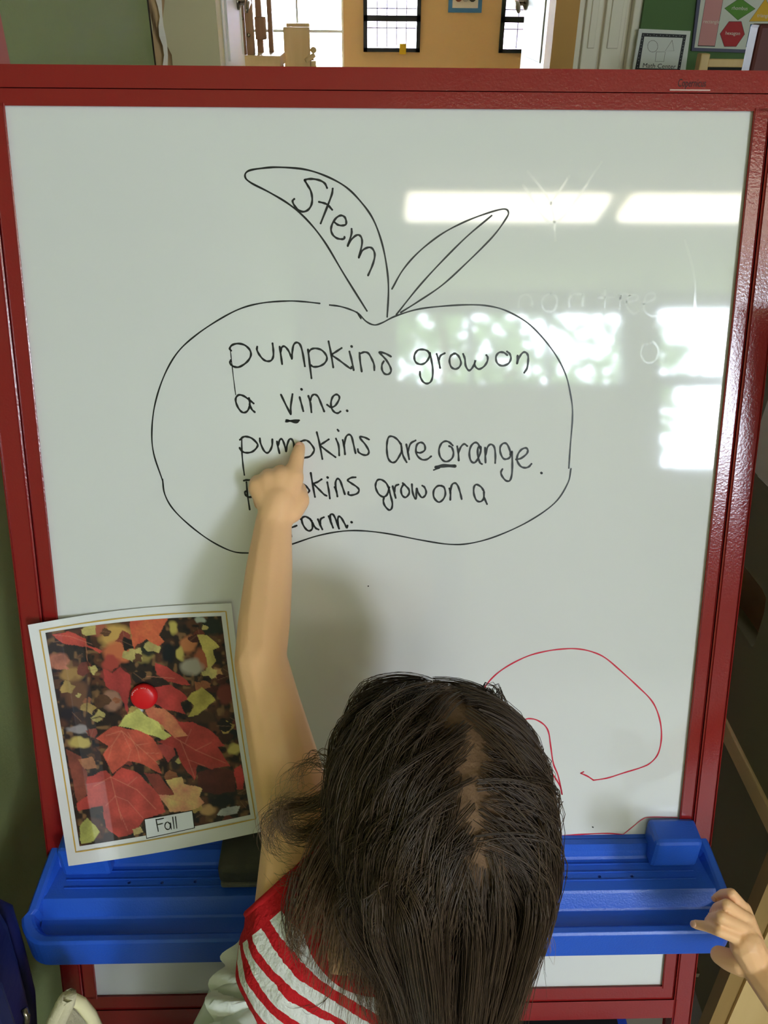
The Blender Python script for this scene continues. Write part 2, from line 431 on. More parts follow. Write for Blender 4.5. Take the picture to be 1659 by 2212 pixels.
# open double doors
def door_leaf(name, p0, p1, z1, m, hside):
    p0, p1 = np.array(p0, float), np.array(p1, float); d = unit(p1 - p0); nrm = np.array([-d[1], d[0], 0]); L = np.linalg.norm(p1 - p0)
    fr = struct(thing(name, ((p0 + p1) / 2)[:3] * np.array([1, 1, 0]), None, None))
    ax = np.stack([d, nrm, np.array([0, 0, 1.])])
    box('door_slab', (p0 + p1) / 2 + np.array([0, 0, z1 / 2]), (L, .042, z1 - .012), m, fr, ax, .003)
    for (a0, a1, b0, b1) in ((.14, .86, .15, .95), (.14, .86, 1.08, 1.95)):
        for s in (-1, 1):
            box('door_panel', p0 + d * L * (a0 + a1) / 2 + nrm * s * .022 + np.array([0, 0, (b0 + b1) / 2]), (L * (a1 - a0), .008, b1 - b0), m, fr, ax, .003)
    return fr, d, nrm, L
HZ = onY(1150, 6, 4.1)[2]
def lever(fr, base, d, nrm, side):
    base = np.array(base)
    bm = bmesh.new(); add_lathe(bm, base, [(.0, 0), (.028, 0), (.028, .012), (.02, .016), (.011, .02), (.011, .055), (0, .055)], np.stack([d, np.array([0, 0, 1.]), nrm * side]), 20)
    rose = from_bm('handle_rose', bm, M_METAL, fr, True)
    tip = base + nrm * side * .05
    tube('door_handle', [tip, tip - d * .03 + np.array([0, 0, -.002]), tip - d * .075 + np.array([0, 0, -.012]), tip - d * .11 + np.array([0, 0, -.03])], [.011, .012, .012, .008], M_METAL, fr, 10)
l0 = onY(464, 60, YF + .06); l1 = onY(512, 60, 4.15)
frl, dl, nl, LL = door_leaf('door_1', (l0[0], YF + .12, 0), (l1[0], 4.15, 0), 2.18, M_WHITEP, 1)
lever(frl, np.array([l1[0], 4.15, 0]) - dl * .16 - nl * .022 + np.array([0, 0, onY(494, 4, 4.02)[2]]), dl, nl, -1)
r0 = onY(1203, 60, YF + .06); r1 = onY(1141, 60, 4.15)
M_DOORT = M_WHITEP
frr, dr, nr, LR = door_leaf('door_2', (r0[0], YF + .12, 0), (r1[0], 4.15, 0), 2.18, M_DOORT, -1)
lever(frr, np.array([r1[0], 4.15, 0]) - dr * .07 + nr * .022 + np.array([0, 0, HZ - .0]), dr, nr, 1)

# folding closet doors on the far wall
M_CLOS = mat('closet_white', (240, 232, 214), .45, .4, var=.02, vscale=3)
M_CLOSD = M_CLOS
cl = struct(thing('door_3', ((xc + xd) / 2, YF + .05, 0), None, None))
edges = [1247, 1262, 1301, 1306, 1352, 1364, 1384]
for k, (e0, e1, mm, dy) in enumerate(((1247, 1260, M_CLOS, 0), (1266, 1302, M_CLOS, .015), (1309, 1354, M_CLOS, .015), (1366, 1386, M_CLOS, 0))):
    a_, b_ = onY(e0, 70, YF)[0], onY(e1, 70, YF)[0]
    box2('door_panel', (a_, YF + .02 + dy, .02), (b_, YF + .06 + dy, 2.2), mm, cl, .004)
    if k in (1, 2):
        box2('inset_panel', (a_ + .018, YF + .013 + dy, HC - .16), (b_ - .016, YF + .021 + dy, 2.05), mm, cl, .003)
for e0, e1 in ((1260, 1266), (1302, 1309), (1354, 1366)):
    a_, b_ = onY(e0, 70, YF)[0], onY(e1, 70, YF)[0]
    box2('door_gap', (a_, YF + .06, .02), (b_, YF + .10, 2.2), M_CLOSD, cl)

# wooden furniture in the far room
def P(px, py, Y): return onY(px, py, Y)
cu = thing('wooden_hutch', (P(550, 60, 4.7)[0], 4.8, 0), 'brown wooden play hutch with slatted posts inside the far doorway', 'shelf')
x0, x1 = P(517, 60, 4.7)[0], P(592, 60, 4.7)[0]
zt = P(550, 118, 4.7)[2]
box2('cabinet_base', (x0, 4.66, 0), (x1, 4.95, zt - .05), M_WOODB, cu, .004)
box2('counter_top', (x0 - .02, 4.62, zt - .05), (x1 + .03, 4.96, zt), M_TANY, cu, .004)
for (e0, e1, y0) in ((517, 529, 4.70), (530, 546, 4.66), (553, 566, 4.86), (578, 588, 4.89)):
    box2('post', (P(e0, 60, y0)[0], y0, zt), (P(e1, 60, y0)[0], y0 + .05, zt + .75), M_WOODB, cu, .003)
box2('top_rail', (x0 - .01, 4.64, zt + .75), (x1 + .0, 4.96, zt + .80), M_WOODB, cu, .003)
box2('catch_block', (P(552, 70, 4.82)[0], 4.80, zt + .06), (P(566, 70, 4.82)[0] + .02, 4.86, zt + .16), M_WOODB, cu, .004)
for (qx, qy) in ((522, 40), (537, 76), (532, 137)):
    bm = bmesh.new(); add_lathe(bm, P(qx, qy, 4.657), [(0, 0), (.009, 0), (.007, .004), (0, .004)], np.array([[1., 0, 0], [0, 0, 1.], [0, -1., 0]]), 12)
    from_bm('screw', bm, M_METAL, cu, True)
rt = thing('red_table', (P(596, 120, 5.6)[0], 5.9, 0), 'red topped low table behind the wooden hutch', 'table')
zt2 = P(600, 113, 5.6)[2]
box2('table_top', (P(572, 113, 5.6)[0], 5.55, zt2 - .045), (P(640, 113, 5.6)[0], 6.3, zt2), mat('red_laminate', (176, 34, 44), .4, .4), rt, .005)
for sx in (0, 1):
    for sy in (0, 1):
        xx = P(574, 113, 5.6)[0] + sx * .2; yy = 5.6 + sy * .62
        box2('leg', (xx, yy, 0), (xx + .05, yy + .05, zt2 - .045), M_WOODB, rt)
ch = thing('wooden_divider', (P(643, 100, 5.0)[0], 5.05, 0), 'pale wooden panel divider with a round finial beside the red table', 'divider')
a_, b_ = P(611, 58, 5.0), P(671, 145, 5.0)
box2('panel', (a_[0], 5.0, .02), (b_[0], 5.03, a_[2]), M_TAN, ch, .004)
box2('back_panel', (P(619, 50, 5.1)[0], 5.06, .02), (P(669, 50, 5.1)[0], 5.09, P(640, 50, 5.07)[2]), M_TAN, ch, .004)
box2('foot', (a_[0], 4.99, 0), (b_[0] + .02, 5.2, .04), M_TAN, ch, .004)
fc = P(677, 108, 5.0)
bm = bmesh.new(); add_lathe(bm, fc - np.array([0, 0, .016]), [(0, 0), (.010, .002), (.016, .010), (.017, .018), (.012, .028), (0, .032)], None, 16); from_bm('finial', bm, M_TAN, ch, True)
box('peg_arm', fc + np.array([-.018, 0, -.036]), (.06, .025, .025), M_TAN, ch, np.array([[.85, 0, .5], [0, 1, 0], [-.5, 0, .85]]), .004)
box2('peg_post', (fc[0] - .016, 4.99, .02), (fc[0] + .012, 5.02, fc[2] - .05), M_TAN, ch, .003)
# cards on the green wall
def wall_quad(name, pts, Y, th, m, parent):
    return prism(name, [onY(p[0], p[1], Y) for p in pts], (0, th, 0), m, parent)
M_PAPER = mat('white_card', (226, 228, 224), .6, .3)
mc = thing('math_card', onY(1430, 155, YF - .01), 'white card with black dotted border, outlined circle, triangle and square, reading Math Center', 'card')
wall_quad('card_sheet', [(1381, 62), (1492, 67), (1476, 190), (1360, 188)], YF - .012, .010, M_PAPER, mc)
wall_quad('dotted_border', [(1387, 71), (1483, 75), (1468, 157), (1371, 154)], YF - .0125, .001, M_BLACKP, mc)
wall_quad('card_face', [(1392, 79), (1475, 82), (1463, 149), (1381, 147)], YF - .0132, .001, M_PAPER, mc)
def bord(k, n, a, b): return np.array(a) + (np.array(b) - np.array(a)) * k / n
V, Fc = [], []
for (a, b, n) in (((1389, 75), (1480, 78.5), 13), ((1388, 79), (1376, 151), 10), ((1479, 81), (1466, 153), 10), ((1376, 151), (1466, 153.5), 13)):
    for k in range(n):
        q = bord(k + .3, n, a, b) + np.array([(k % 2) * 1.2 - .6, ((k + 1) % 2) * 1.2 - .6])
        i = len(V)
        V += [onY(q[0] + dx * .8, q[1] + dy * .8, YF - .0128) for dx, dy in ((-1, 0), (0, 1), (1, 0), (0, -1))]; Fc.append((i, i + 1, i + 2, i + 3))
dd = pyd('dots', V, Fc, M_PAPER, mc); dd['kind'] = 'stuff'
M_GREYL = mat('pencil_grey', (110, 108, 104), .6, .3)
def px_stroke(name, pts, wpx, Y, m, parent, closed=False, sub=6, smooth=True):
    if closed: pts = list(pts) + [pts[0]]
    p2 = catmull(pts, sub) if smooth else [np.array(q, float) for q in pts]
    V, Fc = [], []; ribbon2d(V, Fc, p2, wpx)
    return pyd(name, [onY(v[0], v[1], Y) for v in V], Fc, m, parent)
px_stroke('circle_outline', [(1410 + 11 * math.cos(a), 100 + 12.5 * math.sin(a)) for a in np.linspace(0, 2 * math.pi, 17)], .9, YF - .0136, M_GREYL, mc)
px_stroke('triangle_outline', [(1452, 87), (1456, 110), (1437, 110), (1452, 87)], .9, YF - .0136, M_GREYL, mc, smooth=False)
px_stroke('square_outline', [(1418, 112), (1437, 112), (1434, 133), (1415, 133), (1418, 112)], .9, YF - .0136, M_GREYL, mc, smooth=False)
axc = np.stack([unit(onY(1450, 143.5, YF) - onY(1410, 142, YF)), unit(onY(1432, 120, YF) - onY(1428, 142, YF))])
text('math_center_lettering', 'Math Center', .021, onY(1424, 143, YF - .0138), axc, M_BLACKP, mc, 1.12)

sp = thing('shapes_poster', onY(1580, 110, YF - .01), 'classroom shapes poster with slate border and coloured labelled shapes on the green wall', 'poster')
M_SLATE = mat('slate_border', (92, 92, 116), .6, .3)
wall_quad('poster_border', [(1513, -60), (1760, -52), (1735, 119), (1494, 110)], YF - .012, .010, M_SLATE, sp)
wall_quad('poster_sheet', [(1521, -55), (1750, -47), (1728, 111), (1500, 103)], YF - .0130, .001, mat('poster_white', (214, 216, 206), .6, .3), sp)
shp = [('rectangle_shape', [(1526, -10), (1563, -9), (1544, 99), (1508, 98)], (206, 142, 142)),
       ('rhombus_shape', [(1599, -4), (1631, 19), (1594, 43), (1566, 18)], (86, 140, 40)),
       ('hexagon_shape', [(1575, 47), (1601, 47), (1608, 74), (1590, 100), (1565, 100), (1556, 73)], (176, 34, 40)),
       ('triangle_shape', [(1654, -3), (1676, 46), (1619, 46)], (226, 176, 40)),
       ('square_shape', [(1622, 53), (1672, 54), (1664, 102), (1612, 101)], (74, 130, 186))]
for nme, pts, cc in shp:
    c_ = np.mean(np.array(pts), 0)
    wall_quad(nme + '_outline', [c_ + (np.array(p) - c_) * 1.035 for p in pts], YF - .0135, .0004, M_BLACKP, sp)
    wall_quad(nme, pts, YF - .0142, .0004, mat(nme + '_ink', cc, .5, .3), sp)
axp = np.stack([unit(onY(1600, 75, YF) - onY(1560, 73.6, YF)), unit(onY(1586, 50, YF) - onY(1582, 74, YF))])
M_LET = mat('white_lettering', (226, 216, 206), .6, .3)
for s, q in (('hexagon', (1583, 72)), ('rhombus', (1598, 18)), ('square', (1640, 78)), ('rectangle', (1537, 47)), ('triangle', (1650, 34))):
    text('shape_name_lettering', s, .016, onY(q[0], q[1], YF - .0148), axp, M_LET, sp, 1.0)

# small wooden chalkboard easel below the poster and the dark post beside it
YE = 2.9
we = thing('wooden_chalkboard', (P(1580, 140, YE)[0], YE, 0), 'pale wooden framed black chalkboard stand under the shapes poster', 'chalkboard')
zt3 = P(1525, 115, YE)[2]
xl_, xr_ = P(1508, 130, YE)[0], P(1528, 130, YE)[0]; xe = P(1720, 130, YE)[0]
box2('post', (xl_, YE - .02, 0), (xr_, YE + .02, zt3), M_TAN, we, .004)
box2('post', (xe, YE - .02, 0), (xe + .035, YE + .02, zt3), M_TAN, we, .004)
box2('top_rail', (xr_, YE - .012, P(1560, 145, YE)[2]), (xe, YE + .012, P(1560, 127, YE)[2]), M_TAN, we, .003)
box2('bottom_rail', (xr_, YE - .012, .5), (xe, YE + .012, .54), M_TAN, we, .003)
box2('chalkboard_panel', (xr_, YE - .005, .54), (xe, YE + .005, P(1560, 145, YE)[2]), mat('chalkboard_black', (34, 36, 34), .7, .2), we)
YP = 2.2
po = thing('brown_post', (P(1652, 120, YP)[0], YP, 0), 'dark brown square post with rounded top beside the chalkboard stand', 'post')
box2('post_shaft', (P(1632, 100, YP)[0], YP, 0), (P(1632, 100, YP)[0] + .07, YP + .06, P(1650, 52, YP)[2]), mat('dark_brown_paint', (92, 38, 36), .5, .4), po, .008)
box2('post_foot', (P(1632, 100, YP)[0] - .06, YP - .06, 0), (P(1632, 100, YP)[0] + .13, YP + .12, .03), mat('dark_brown_foot', (70, 34, 30), .5, .4), po, .006)

# bulletin board edge with torn kraft paper at the end of the green wall
bb = thing('bulletin_board', (XL, 1.95, .7), 'black edged bulletin board with torn brown kraft paper at the end of the green wall', 'board')
xq = onY(326, 70, 2.1)[0]
box2('black_edge', (XL - .10, 2.10, .6), (onY(329, 70, 2.13)[0], 2.13, 1.75), M_BLACKP, bb)
M_KRAFT = mat('kraft_paper', (176, 146, 104), .8, .2, var=.15, vscale=14, bump=.6, bscale=25)
V, Fc = [], []; rng = np.random.RandomState(7)
NZ, NX = 60, 6
for i in range(NZ):
    z = .62 + 1.1 * i / (NZ - 1)
    edge = 358 + 5 * math.sin(i * .9) + rng.uniform(-4, 4)
    for k in range(NX):
        px = 328 + (edge - 328) * k / (NX - 1)
        X_ = onY(px, 70, 2.15)[0] + (1.2 - z) * 0.0
        V.append((X_, 2.15 + .012 * math.sin(i * .8 + k) + rng.uniform(-.006, .006), z))
for i in range(NZ - 1):
    for k in range(NX - 1):
        a = i * NX + k; Fc.append((a, a + 1, a + NX + 1, a + NX))
pyd('kraft_paper_strip', V, Fc, M_KRAFT, bb, True)
V, Fc = [], []
for i in range(NZ):
    z = .62 + 1.1 * i / (NZ - 1); e0 = 347 + 3 * math.sin(i * 1.7); e1 = 352 + 6 * abs(math.sin(i * .55)) + rng.uniform(0, 3)
    for px in (e0, e1): V.append((onY(px, 70, 2.135)[0], 2.13 + .004 * math.sin(i * 1.3), z))
for i in range(NZ - 1): Fc.append((2 * i, 2 * i + 1, 2 * i + 3, 2 * i + 2))
pyd('torn_white_paper_edge', V, Fc, mat('torn_paper', (222, 212, 196), .8, .2), bb)
ps = onX(2, 100, XL)
tag(box2('pink_border_strip', (XL, ps[1] - .05, .9), (XL + .003, ps[1] + .012, 1.5), mat('pink_paper', (206, 120, 110), .7, .2)),
    'narrow pink paper strip stuck on the green wall', 'paper strip')

# ------------------------------------------------------------------ cabinet on the right
XCAB = 0.47
cab = thing('storage_cabinet', (XCAB + .25, 1.2, 0), 'olive brown storage cabinet with slotted side and maple front beside the easel', 'cabinet')
M_OLIVE = mat('olive_laminate', (104, 96, 66), .55, .35, var=.06, vscale=3)
Z1, YC0, YC1 = .507, .58, 1.95
def cab_pt(px, py): p = onX(px, py, XCAB); return p[1], p[2]
slot = [cab_pt(1556, 1232), cab_pt(1593, 1204), cab_pt(1646, 1272), cab_pt(1655, 1292), cab_pt(1650, 1325), cab_pt(1630, 1392), cab_pt(1625, 1398), cab_pt(1620, 1392), cab_pt(1576, 1324), cab_pt(1550, 1290)]
bm = bmesh.new()
def loop(pts, x):
    vs = [bm.verts.new((x, p[0], p[1])) for p in pts]
    return [bm.edges.new((vs[i], vs[(i + 1) % len(vs)])) for i in range(len(vs))]
ztop_f, ztop_b = 1.16, .90
e = loop([(YC0, Z1), (YC1, Z1), (YC1, .98), (1.02, .925), (.80, 1.04), (YC0, 1.10)], XCAB) + loop(slot, XCAB)
r = bmesh.ops.triangle_fill(bm, edges=e, use_beauty=True)
fs = [f for f in bm.faces]
r = bmesh.ops.extrude_face_region(bm, geom=fs)
for v in r['geom']:
    if isinstance(v, bmesh.types.BMVert): v.co.x += .02
from_bm('side_panel', bm, M_OLIVE, cab)
box2('bottom_ledge', (XCAB - .004, YC0, Z1 - .028), (XCAB + .5, YC1, Z1), M_TANY, cab, .002)
box2('lower_panel', (XCAB + .03, YC0 + .006, .02), (XCAB + .05, YC1, Z1 - .028), M_OLIVE, cab)
box2('edge_band', (XCAB, YC0, .0), (XCAB + .05, YC0 + .02, Z1 - .03), wood('edge_wood', (150, 118, 68), (170, 136, 84), 3, 'Z'), cab)
box2('front_panel', (XCAB + .022, YC0 - .004, .0), (XCAB + .5, YC0 + .016, Z1 - .03), M_TAN, cab)
box2('back_panel', (XCAB + .48, YC0, 0), (XCAB + .5, YC1, .98), M_OLIVE, cab)
box2('inner_shelf', (XCAB + .02, .62, .70), (XCAB + .48, 1.9, .715), M_TANY, cab)
box2('front_upper_panel', (XCAB + .021, YC0, Z1), (XCAB + .5, YC0 + .016, 1.08), M_TAN, cab)
bt = thing('white_tub', (XCAB - .01, .86, .72), 'white plastic tub hung on the olive cabinet side', 'tub')
tp = [onX(1672, 828, XCAB - .012), onX(1648, 900, XCAB - .012), onX(1628, 1000, XCAB - .012), onX(1634, 1030, XCAB - .012), onX(1662, 1058, XCAB - .012), onX(1740, 1110, XCAB - .012), onX(1760, 860, XCAB - .012)]
prism('tub_body', tp, (.0118, 0, 0), M_WHITE, bt, .003)
cq = np.mean(tp, 0)
prism('tub_face', [cq + (p - cq) * .86 + np.array([-.0008, 0, 0]) for p in tp], (-.004, 0, 0), mat('tub_inner', (206, 200, 184), .5, .4), bt, .001)

# ------------------------------------------------------------------ the easel
ea = thing('display_easel', (TOP[0], .45, 0), 'red steel framed magnetic whiteboard easel with a blue tray, drawn pumpkin and handwriting', 'easel')
PW, PH = .35, 1.003
WI, GAP, WO = .0132, .0036, .0202
TI_, TO_ = .0122, .0152          # widths of the inner and outer bar along the top
panel = bbox('whiteboard_panel', -PW - .004, PW + .004, -.004, PH + .004, -.008, 0.0, M_BOARD, ea)
panel['label'] = 'glossy white magnetic writing surface'
i0, i1 = PW + WI, PW + WI + GAP
o1 = i1 + WO
# inner frame
bbox('inner_frame_bar', -i0, i0, -TI_, 0, -.012, .004, M_REDIN, ea, .0012)
bbox('inner_frame_bar', -i0, i0, PH, PH + .017, -.012, .004, M_REDIN, ea, .0012)
bbox('inner_frame_bar', -i0, -PW, 0, PH, -.012, .004, M_REDIN, ea, .0012)
bbox('inner_frame_bar', PW, i0, 0, PH, -.012, .004, M_REDIN, ea, .0012)
bbox('frame_backing', -i1 - .004, i1 + .004, -TI_ - GAP - .004, PH + .024, -.022, -.017, M_RED, ea)
# outer frame
SL = (TOP[2] - .02) / math.cos(TAU)
tb = bbox('top_bar', -o1, o1, -TI_ - GAP - TO_, -TI_ - GAP, -.020, .006, M_RED, ea, .002)
bbox('frame_post', -o1, -i1, -TI_ - GAP, SL, -.020, .006, M_RED, ea, .002)
bbox('frame_post', i1, o1, -TI_ - GAP, SL, -.020, .006, M_RED, ea, .002)
bbox('cross_bar', -i1, i1, PH + .0195, PH + .043, -.020, .006, M_RED, ea, .002)
for sx in (-1, 1):
    p = BP(sx * (i1 + o1) / 2, SL, -.007)
    bm = bmesh.new(); add_lathe(bm, (p[0], p[1], 0), [(0, 0), (.02, 0), (.022, .006), (.018, .022), (0, .024)], None, 18)
    from_bm('foot_cap', bm, M_BLACKP, ea, True)
    # rear legs of the A frame
    a_ = BP(sx * (i1 + o1) / 2, .01, -.034); b_ = np.array([a_[0], a_[1] + .30, .012])
    tube('rear_leg', [a_, b_], .012, M_RED, ea, 10)
tube('rear_brace', [np.array([-.37 + TOP[0], 1.09, .25]), np.array([.37 + TOP[0], 1.09, .25])], .010, M_RED, ea, 10)
for sx in (-1, 1):
    box('hinge_plate', BP(sx * .3, -.02, -.027), (.05, .03, .014), M_METAL, ea, BAX, .002)
bo = BP(.387, .985, .0); box('bolt', bo + np.array([0.004, 0, 0]), (.006, .008, .008), M_METAL, ea)
# maker's lettering on the top bar
tx0, tx1 = BN(1461, 179, .0063), BN(1529, 181, .0063)
text('copernicus_lettering', 'Copernicus', .0095, (tx0 + tx1) / 2, np.stack([np.array([1., 0, 0]), -ED]), mat('dark_lettering', (24, 8, 10), .5, .3), tb, .60, .08)
pa_ = bs(1500, 199.5, .0045)
bbox('clear_tape', pa_[0] - .024, pa_[0] + .014, -TI_ - GAP - .0006, -TI_ - GAP + .0004, .0058, .0066, mat('worn_tape', (206, 170, 160), .3, .5), ea)

# ---- drawing and handwriting on the panel
def mark(name, strokes, off, sc, wpx, m, lift=.00025, label=None):
    V, Fc = [], []
    for st in strokes:
        wp = wpx
        if isinstance(st, tuple) and isinstance(st[0], list): st, wp = st
        pts = [(off[0] + q[0] / sc, off[1] + q[1] / sc) for q in st]
        if len(pts) == 1:
            pts = [pts[0], (pts[0][0] + .8, pts[0][1] + .8)]; wp = wp * 1.25
        p2 = catmull(pts, 7)
        b2 = [np.array(bs(q[0], q[1])) for q in p2]
        cxm = BN(p2[0][0], p2[0][1]) - C
        mm = np.linalg.norm(cxm) / F_PX * .98
        ribbon2d(V, Fc, b2, wp * mm)
    o = pyd(name, [BP(v[0], v[1], lift) for v in V], Fc, m, panel)
    if label: o['label'] = label
    return o
A_, B_, C_, D_, E_ = ((480, 720), 4.1475), ((860, 720), 4.1475), ((500, 920), 5.184), ((800, 920), 4.1475), ((600, 370), 6.381)
WPX = 4.3
mark('handwritten_word', [
    [(80,155),(68,135),(90,105),(140,92),(200,105),(245,145),(258,190),(240,235),(200,275),(150,302),(110,300),(85,285),(70,265),(78,240)],
    ([(72,140),(80,210),(90,300),(105,430),(121,550)], 2.0),
    [(314,120),(312,150),(335,195),(370,235),(405,250),(440,242),(458,205),(458,150),(451,90)],
    [(515,120),(525,190),(537,275)], [(522,170),(535,125),(560,118),(590,150),(612,195),(624,228)], [(624,228),(628,170),(640,105),(668,82),(700,105),(722,180),(741,295)],
    [(769,145),(780,240),(800,402)], [(772,170),(800,142),(840,135),(890,150),(928,190),(938,230),(915,270),(870,295),(820,300),(793,285)],
    [(953,72),(975,180),(995,305)], [(1070,132),(1020,165),(980,190)], [(980,195),(1040,235),(1100,280),(1150,315),(1158,300)],
    [(1140,163),(1160,240),(1178,330)], [(1158,116)],
    [(1230,175),(1236,250),(1250,342)], [(1240,180),(1275,168),(1310,180),(1340,230),(1360,280),(1363,330)],
    [(1512,208),(1460,180),(1408,168),(1425,190),(1470,240),(1505,300),(1512,340),(1490,366),(1455,362),(1432,325),(1432,280),(1448,250)]],
    *A_, WPX, M_INK, label='handwritten word pumpkins, first line')
mark('handwritten_word', [
    [(285,210),(270,165),(230,146),(180,150),(150,185),(146,230),(165,265),(205,278),(245,262),(275,220),(285,175)],
    [(285,180),(298,240),(310,320),(308,390),(290,435),(255,450),(220,430),(198,385),(195,345)],
    [(345,185),(362,240),(376,310)], [(368,235),(380,200),(418,178)],
    [(500,180),(470,205),(460,250),(475,300),(510,320),(545,305),(563,265),(545,210),(515,182),(500,185)],
    [(582,185),(598,230),(605,290),(632,332),(660,315),(685,270),(692,240),(685,285),(720,320),(765,300),(797,255),(802,215),(790,195)]],
    *B_, WPX, M_INK, label='handwritten word grow, first line')
mark('handwritten_word', [
    [(978,195),(945,172),(905,172),(878,205),(880,250),(905,282),(945,290),(990,268),(1010,225),(1000,185),(975,163)],
    [(1070,200),(1065,270)], [(1065,270),(1085,215),(1115,175),(1140,170),(1162,195),(1165,240),(1155,310),(1130,352)]],
    *B_, WPX, M_INK, label='handwritten word on, first line')
mark('handwritten_word', [
    [(282,628),(235,590),(190,560),(150,552),(125,575),(122,610),(140,660),(170,700),(200,710),(230,690),(248,640),(240,580)], [(245,635),(265,680),(292,706)]],
    *A_, WPX, M_INK, label='handwritten letter a, second line')
mark('handwritten_word', [
    [(527,550),(570,640),(614,725)], [(614,725),(615,650),(630,545)], [(694,572),(712,640),(727,697)], [(709,500)],
    [(772,560),(790,620),(800,707)], [(790,600),(805,560),(830,548),(860,570),(890,640),(914,700)],
    [(940,640),(975,662),(1015,645),(1048,590),(1045,560),(1020,548),(990,570),(975,620),(980,670),(1005,705),(1035,715),(1060,700)], [(1118,692)]],
    *A_, WPX, M_INK, label='handwritten word vine, second line')
mark('underline', [([(572,790),(620,783),(688,780)], 4.6), ([(575,778),(620,788),(665,799),(680,787)], 4.6)], *A_, WPX, M_INK, label='thick underline below the v of vine')
mark('handwritten_word', [
    [(95,155),(130,125),(170,120),(230,140),(290,200),(285,240),(240,285),(190,300),(140,295),(105,270),(92,245)], ([(115,150),(118,300),(130,440),(145,550)], 3.4),
    [(318,140),(325,190),(360,270),(397,302),(430,280),(455,220),(458,150)],
    [(510,175),(520,230),(538,305)], [(522,220),(540,160),(565,148),(590,200),(612,285)], [(612,285),(625,210),(650,150),(680,155),(700,210),(698,285)],
    [(772,180),(800,165),(840,162),(880,190),(922,250),(920,290),(880,340),(815,358)], [(780,185),(790,300),(800,400)],
    [(955,70),(985,190),(1018,370)], [(1090,150),(1030,190),(988,215)], [(988,215),(1070,280),(1165,350)],
    [(1170,142),(1200,220),(1207,330)], [(1188,42),(1200,57)],
    [(1245,158),(1262,230),(1272,318)], [(1262,220),(1280,130),(1312,97),(1345,120),(1370,220),(1390,305)],
    [(1540,152),(1490,128),(1440,122),(1450,150),(1500,210),(1538,280),(1525,320),(1480,325),(1425,295),(1415,260)]],
    *C_, WPX, M_INK, label='handwritten word pumpkins, third line')
mark('handwritten_word', [
    [(275,165),(240,120),(200,95),(165,100),(150,150),(148,220),(160,290),(190,325),(225,320),(260,270),(280,220),(275,160)], [(280,215),(295,270),(325,325)],
    [(322,165),(335,230),(348,298)], [(335,235),(360,160),(405,130)],
    [(410,235),(450,240),(488,215),(485,170),(455,148),(420,165),(408,215),(420,265),(460,300),(505,300),(545,272)]],
    *D_, WPX, M_INK, label='handwritten word are, third line')
mark('handwritten_word', [
    [(738,175),(705,145),(670,137),(635,160),(615,215),(625,275),(660,315),(700,315),(735,285),(745,240),(730,195),(705,180)],
    [(778,183),(788,240),(792,310)], [(790,240),(810,190),(840,162),(868,180)],
    [(985,205),(965,160),(935,150),(900,185),(887,250),(900,310),(930,330),(960,300),(985,240),(990,190),(965,195),(962,260),(980,325),(1000,342)],
    [(1028,195),(1030,270),(1032,328)], [(1032,260),(1050,190),(1080,165),(1110,190),(1120,260),(1118,332)],
    [(1255,260),(1250,220),(1225,165),(1195,155),(1165,185),(1165,240),(1190,290),(1220,297),(1250,280),(1268,230)],
    [(1268,230),(1272,330),(1268,430),(1250,488),(1215,490),(1180,450),(1170,415),(1183,387)],
    [(1305,300),(1350,290),(1400,250),(1410,215),(1390,197),(1350,215),(1320,260),(1315,310),(1345,360),(1385,375),(1420,365),(1443,340)], [(1531,420)]],
    *D_, WPX, M_INK, label='handwritten word orange, third line')
mark('underline', [([(588,370),(660,357),(758,360)], 7.5), ([(568,395),(620,375)], 3.5)], *D_, WPX, M_INK, label='thick underline below the o of orange')
mark('handwritten_word', [
    [(140,612),(175,606),(230,612),(300,650),(330,700),(290,770),(205,797),(165,780),(150,745),(165,730)], ([(168,630),(180,770),(205,937)], 3.8),
    [(360,640),(380,740),(420,780),(460,760),(480,660)], [(520,650),(535,790)], [(530,700),(560,650),(590,690),(600,790)], [(600,780),(620,680),(660,650),(690,700),(695,790)],
    [(735,660),(770,645),(810,655),(850,690),(872,725),(850,752),(810,765),(760,770)], [(735,650),(760,800),(797,950)],
    [(888,525),(910,660),(935,795)], [(1010,597),(960,630),(912,645)], [(915,645),(980,710),(1035,765),(1065,782)],
    [(1073,630),(1090,720),(1102,812)], [(1075,575)],
    [(1155,685),(1175,730),(1187,790)], [(1175,735),(1165,640),(1185,592),(1215,610),(1245,690),(1270,765)],
    [(1390,575),(1340,580),(1302,608),(1340,640),(1400,680),(1428,715),(1410,755),(1350,775),(1312,768),(1310,740)]],
    *C_, WPX, M_INK, label='handwritten word pumpkins, fourth line, half hidden by the hand')
mark('handwritten_word', [
    [(165,555),(140,510),(100,482),(65,485),(48,520),(50,560),(75,610),(115,635),(150,615),(170,550)], [(165,560),(180,620),(197,690),(190,740),(165,752),(130,715),(117,675),(122,640)],
    [(200,540),(215,600),(227,645)], [(215,595),(225,540),(252,525)],
    [(295,525),(275,570),(285,620),(315,640),(345,610),(345,570),(315,535),(290,512)],
    [(372,522),(378,590),(395,640),(410,650),(412,600),(415,560),(430,600),(460,640),(490,625),(500,590),(485,550),(465,535)]],
    *D_, WPX, M_INK, label='handwritten word grow, fourth line')
mark('handwritten_word', [
    [(640,535),(600,540),(568,580),(570,640),(610,682),(650,660),(672,610),(660,550),(625,535)], [(708,560),(718,600),(716,662)], [(715,600),(730,530),(760,512),(785,540),(805,600),(818,655)]],
    *D_, WPX, M_INK, label='handwritten word on, fourth line')
mark('handwritten_word', [
    [(1015,580),(990,545),(950,525),(928,550),(928,610),(950,665),(985,678),(1015,650),(1018,590)], [(1018,640),(1045,700)]],
    *D_, WPX, M_INK, label='handwritten letter a, fourth line')
